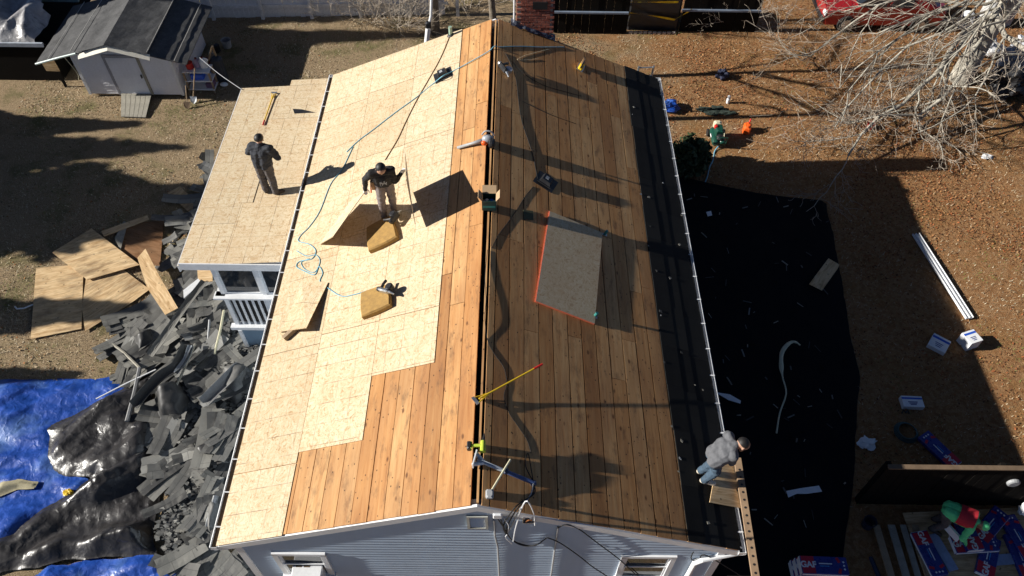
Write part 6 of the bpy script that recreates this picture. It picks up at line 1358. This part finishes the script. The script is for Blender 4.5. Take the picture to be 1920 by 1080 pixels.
free('coiled_hose',b,plain('dark_teal_hose',(.02,.07,.075),.5),'coiled dark teal hose in the shadow','hose',smooth=True)
b=MB(); q=G(1697,776)
for k in (-1,1): b.tube([q+V((k*.09,0,.02)),q+V((k*.05,.06,.08)),q+V((0,.0,.05))],.02,6)
free('safety_glasses',b,'black','small black tool lying below the flat carton','tool')
# ladder at the far right corner
tp_=V((4.15,HL-.12,0)); t=thing('ladder',V((4.3,13.3,0)),'aluminium ladder top standing above the far right roof corner','ladder')
rails=[]
for px_ in ((1198,125),(1226,124)):
    top=PY(px_[0],px_[1],HL+.06); bot=V((top.x-.0,HL+1.0,gz(4))); b=MB(); b.tube([top,bot],.028,6); b.build('rail','metal',t); rails.append((top,bot))
for k in range(13): f_=.01+k*.078; b=MB(); b.tube([rails[0][0].lerp(rails[0][1],f_),rails[1][0].lerp(rails[1][1],f_)],.018,6); b.build('rung','metal',t)
# dark board fence with lit top edge
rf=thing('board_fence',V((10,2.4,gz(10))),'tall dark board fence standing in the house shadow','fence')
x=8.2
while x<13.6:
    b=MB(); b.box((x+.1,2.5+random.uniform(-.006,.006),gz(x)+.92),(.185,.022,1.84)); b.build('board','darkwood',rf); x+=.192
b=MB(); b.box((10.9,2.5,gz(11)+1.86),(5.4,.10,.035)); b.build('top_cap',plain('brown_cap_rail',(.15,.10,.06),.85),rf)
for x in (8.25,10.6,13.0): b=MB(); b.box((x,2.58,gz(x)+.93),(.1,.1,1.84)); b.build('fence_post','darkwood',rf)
b=MB(); q=PY(1900,905,2.45); b.lathe(q,[(.08,-.05),(.13,-.02),(.13,.03),(.1,.05)],16,axis=(0,-1,0)); free('wall_lamp',b,'grey','round pale fitting on the dark board fence','lamp')
# planks and plywood deck under the bundles
for i,(px0,w) in enumerate(((1640,.14),(1668,.15),(1690,.12),(1712,.13))):
    a,c=G(px0+2,985,.12),G(px0+42,1120,.12); d=(c-a).normalized(); s_=V((-d.y,d.x,0)); b=MB(); b.hexa([a-s_*w/2,c-s_*w/2,c+s_*w/2,a+s_*w/2]+[q+V((0,0,.04)) for q in (a-s_*w/2,c-s_*w/2,c+s_*w/2,a+s_*w/2)]); free('pallet_plank',b,['wood','greywood','greywood','wood'][i],['brown plank at the left of the bundle deck','wide grey plank, second from the left of the deck','grey plank, third from the left of the deck','plank touching the plywood deck'][i],'plank')
gsheet([(1692,962),(1960,950),(2010,1120),(1748,1120)],'plywood deck sheet under the shingle bundles','ply',h=.10)
for i,(x,y) in enumerate(((1625,985),(1632,1045))): b=MB(); q=G(x,y); b.tube([q,q+V((.1,-.8,.05))],.05,8) if i else b.lathe(q,[(.12,0),(.14,.25),(.13,.25),(.1,.02)],12); free(['bucket','pipe'][i],b,plain('navy_plastic',(.012,.022,.05),.5),['dark navy bucket left of the bundle deck','dark pipe along the left side of the deck'][i],['bucket','pipe'][i])
def bundle(c,ang,label,z=0.0,L=.95,Wd=.36,th=.10,tilt=(0,0),mark='GAF',flip=1):
    t=thing('shingle_bundle',V(c)+V((0,0,z)),label,'bundle',None); R=(Matrix.Rotation(ang,4,'Z')@Matrix.Rotation(tilt[0],4,'X')@Matrix.Rotation(tilt[1],4,'Y')); Mx=Matrix.Translation(V(c)+V((0,0,z)))@R
    part(t,'wrapper','mark_blue',Mx,lambda b:b.bbox((0,0,th/2),(L,Wd,th),bev=.012)); part(t,'end_wrap','paper',Mx,lambda b:(b.box((-L/2-.002,0,th/2),(.006,Wd*.96,th*.9)),b.box((0,-Wd/2-.002,th*.45),(L*.97,.005,th*.55))))
    part(t,'red_panel','mark_red',Mx,lambda b:b.box((-L*.34,0,th+.002),(L*.27,Wd*.97,.003)))
    text_mesh('lettering',mark,.17,Mx@Matrix.Translation((-L*.34,0,th+.005)),'paper',t,bold=.006)
    part(t,'print_line','paper',Mx,lambda b:b.box((L*.03,.03,th+.002),(L*.28,.022,.003))); part(t,'print_line','skyblue',Mx,lambda b:b.box((L*.0,-.02,th+.002),(L*.2,.012,.003)))
    part(t,'red_flash','mark_red',Mx,lambda b:b.box((L*.31,Wd*.3,th+.002),(L*.06,Wd*.3,.003),rz=.4)); part(t,'red_flash','mark_red',Mx,lambda b:b.box((L*.31,-Wd*.32,th+.002),(L*.06,Wd*.3,.003),rz=-.4))
    for k in range(3): part(t,'print_diamond','paper',Mx,lambda b:b.box((L*.42,(k-1)*Wd*.2,th+.002),(.035,.035,.003),rz=.78))
    return t
c=G(1520,1062); 
for k in range(6): bundle(c+V((-.02*(k%2)+.01*k,-.12-.015*k,0)),rad(1.5*(-1)**k),['lowest','second','third','fourth','fifth','topmost'][k]+' bundle, counted from the ground, of the tall stack below the white strip',z=.03+k*.105)
bundle(G(1757,848),rad(-58)+math.pi,'single blue shingle bundle leaning by the dark fence top',z=.05,L=.95)
DECK=.13
B=[((1740,1040),-80,0,'blue bundle with red end lying alone on the deck, left of the worker'),((1822,1010),-14,0,'lowest bundle under the worker, at the front of the pile'),((1850,1045),60,0,'bundle with sideways lettering at the front right of the pile'),((1820,1025),4,.105,'bundle with upright white lettering in the middle of the pile'),((1800,1000),95,.21,'bundle lying crosswise under the worker hands'),((1850,990),40,.11,'bundle at the back of the pile behind the worker'),((1905,1010),100,.05,'bundle standing out at the right frame edge'),((1912,1045),92,.0,'lowest bundle at the right frame edge')]
for (q,a,z,l) in B: bundle(G(*q,h=DECK),rad(a),l,z=z)
for i,(q,a,l) in enumerate((((1768,1035),-76,'pale torn wrapper beside the single bundle on the deck'),((1855,985),50,'pale wrapper sheet behind the bundle pile'),((1895,1048),5,'pale wrapper sheet between the bundles at the right'))):
    p=G(*q,h=DECK+.02+.1*(i==1)); b=MB(); b.box(p,(.8,.22,.02),rz=rad(a)); free('torn_wrapper',b,plain('pale_blue_wrap',(.30,.38,.55),.5,var=.25),l,'wrapper')
crumple('white_bag',G(1917,960,.2),(.1,.12,.12),'paper','white bag at the right frame edge beside the bundles','bag',3.9,n=22)
# 4: worker bending over the bundles
bs=G(1748,985,.12); f=V((.85,-.53,0)).normalized(); r=V((f.y,-f.x,0)); U=V((0,0,1))
pel=bs+U*.84-f*.0; nk=pel+f*.50+U*.08; hdp=nk+f*.15-U*.05; shL=nk-r*.18-U*.03-f*.05; shR=nk+r*.18-U*.05-f*.05
hR=nk+r*.25-U*.52+f*.08; hL=nk-r*.2-U*.52+f*.16; eR,wR=arm(shR,hR,r*.5-f*.3); eL,wL=arm(shL,hL,-r*.5-f*.3)
J=dict(pelvis=pel,neck=nk,head=hdp,shL=shL,shR=shR,elL=eL,elR=eR,wrL=wL,wrR=wR,haL=hL,haR=hR,hipL=pel-r*.09-U*.03,hipR=pel+r*.09-U*.03,knL=bs-r*.13+U*.47+f*.12,knR=bs+r*.13+U*.47+f*.10,anL=bs-r*.13+U*.09,anR=bs+r*.13+U*.09,toeL=bs-r*.15+f*.18+U*.045,toeR=bs+r*.15+f*.18+U*.045)
p4=person(J,'person in red vest and neon green hood bending over shingle bundles',['cl_green','cl_char','skin','boot','cl_green'],f,face=f*.4-U*.9,hat='cl_green')
sp=(nk-pel).normalized(); b=MB(); vs=[];fs=[]; N=14; up_=f.cross(r).normalized()
up_=up_ if up_.z>0 else -up_
for i in range(9):
    t_=.30+.62*i/8; c_=pel.lerp(nk,t_)
    for k in range(N+1): w=-.35+ (math.pi+.7)*k/N; rad_x=.235 if i>1 else .225; vs.append(c_+r*(rad_x*math.cos(w))+up_*(.168*math.sin(w)+.005))
for i in range(8):
    for k in range(N): fs.append((i*(N+1)+k,i*(N+1)+k+1,(i+1)*(N+1)+k+1,(i+1)*(N+1)+k))
b.add(vs,fs); o=b.build('vest','cl_red',p4,smooth=True)
b=MB(); q=bs+f*.28+r*.22+U*.45; b.box(q,(.05,.34,.2),rz=.5); free('white_card',b,'paper','white card sheet standing by the bending worker knee','card')

# small evergreen bush behind the right gutter
q=G(1288,318); t=thing('evergreen_bush',q,'small dark green bush beside the wall just beyond the right gutter','bush')
n=2600; d=RNG.normal(0,1,(n,3)); d/=np.linalg.norm(d,axis=1)[:,None]; C=np.array(q)+np.array([0,0,.55])+d*np.array([.55,.5,.6])*RNG.uniform(.3,1,(n,1))**.5*(1+.25*np.sin(d[:,:1]*7+d[:,1:2]*5))
e=RNG.normal(0,.045,(n,2,3)); v=np.stack([C-e[:,0],C+e[:,1],C+e[:,0],C-e[:,1]],1).reshape(-1,3); ob=npmesh('foliage',v,np.arange(n*4).reshape(-1,4),plain('bush_leaf',(.035,.06,.02),.7,var=.4)); ob.parent=t; ob.location=-WL[t.name]
b=MB(); b.tube([q,q+V((0,0,.7))],.03,6); b.build('stem','bark_dark',t)

rg=random.Random(77)
for k in range(22):
    px_,py_=rg.uniform(1180,1300),rg.uniform(200,1000); x_=1170+(py_-130)*.135+rg.choice((rg.uniform(-3,12),rg.uniform(8,75)))
    p=RS(x_,py_,.026); w=rg.uniform(.015,.05); b=MB(); a_=rg.uniform(0,6.28); b.poly([p+(uR*math.cos(a_+q)+YV*math.sin(a_+q))*w*rg.uniform(.5,1.1) for q in (0,1.4,2.9,4.4)],nR,.006); free('roof_scrap',b,['greywood','shingle','grey','greywood'][k%4],'tiny pale scrap on the dark strip along the right eave','scrap','scraps on the right eave')
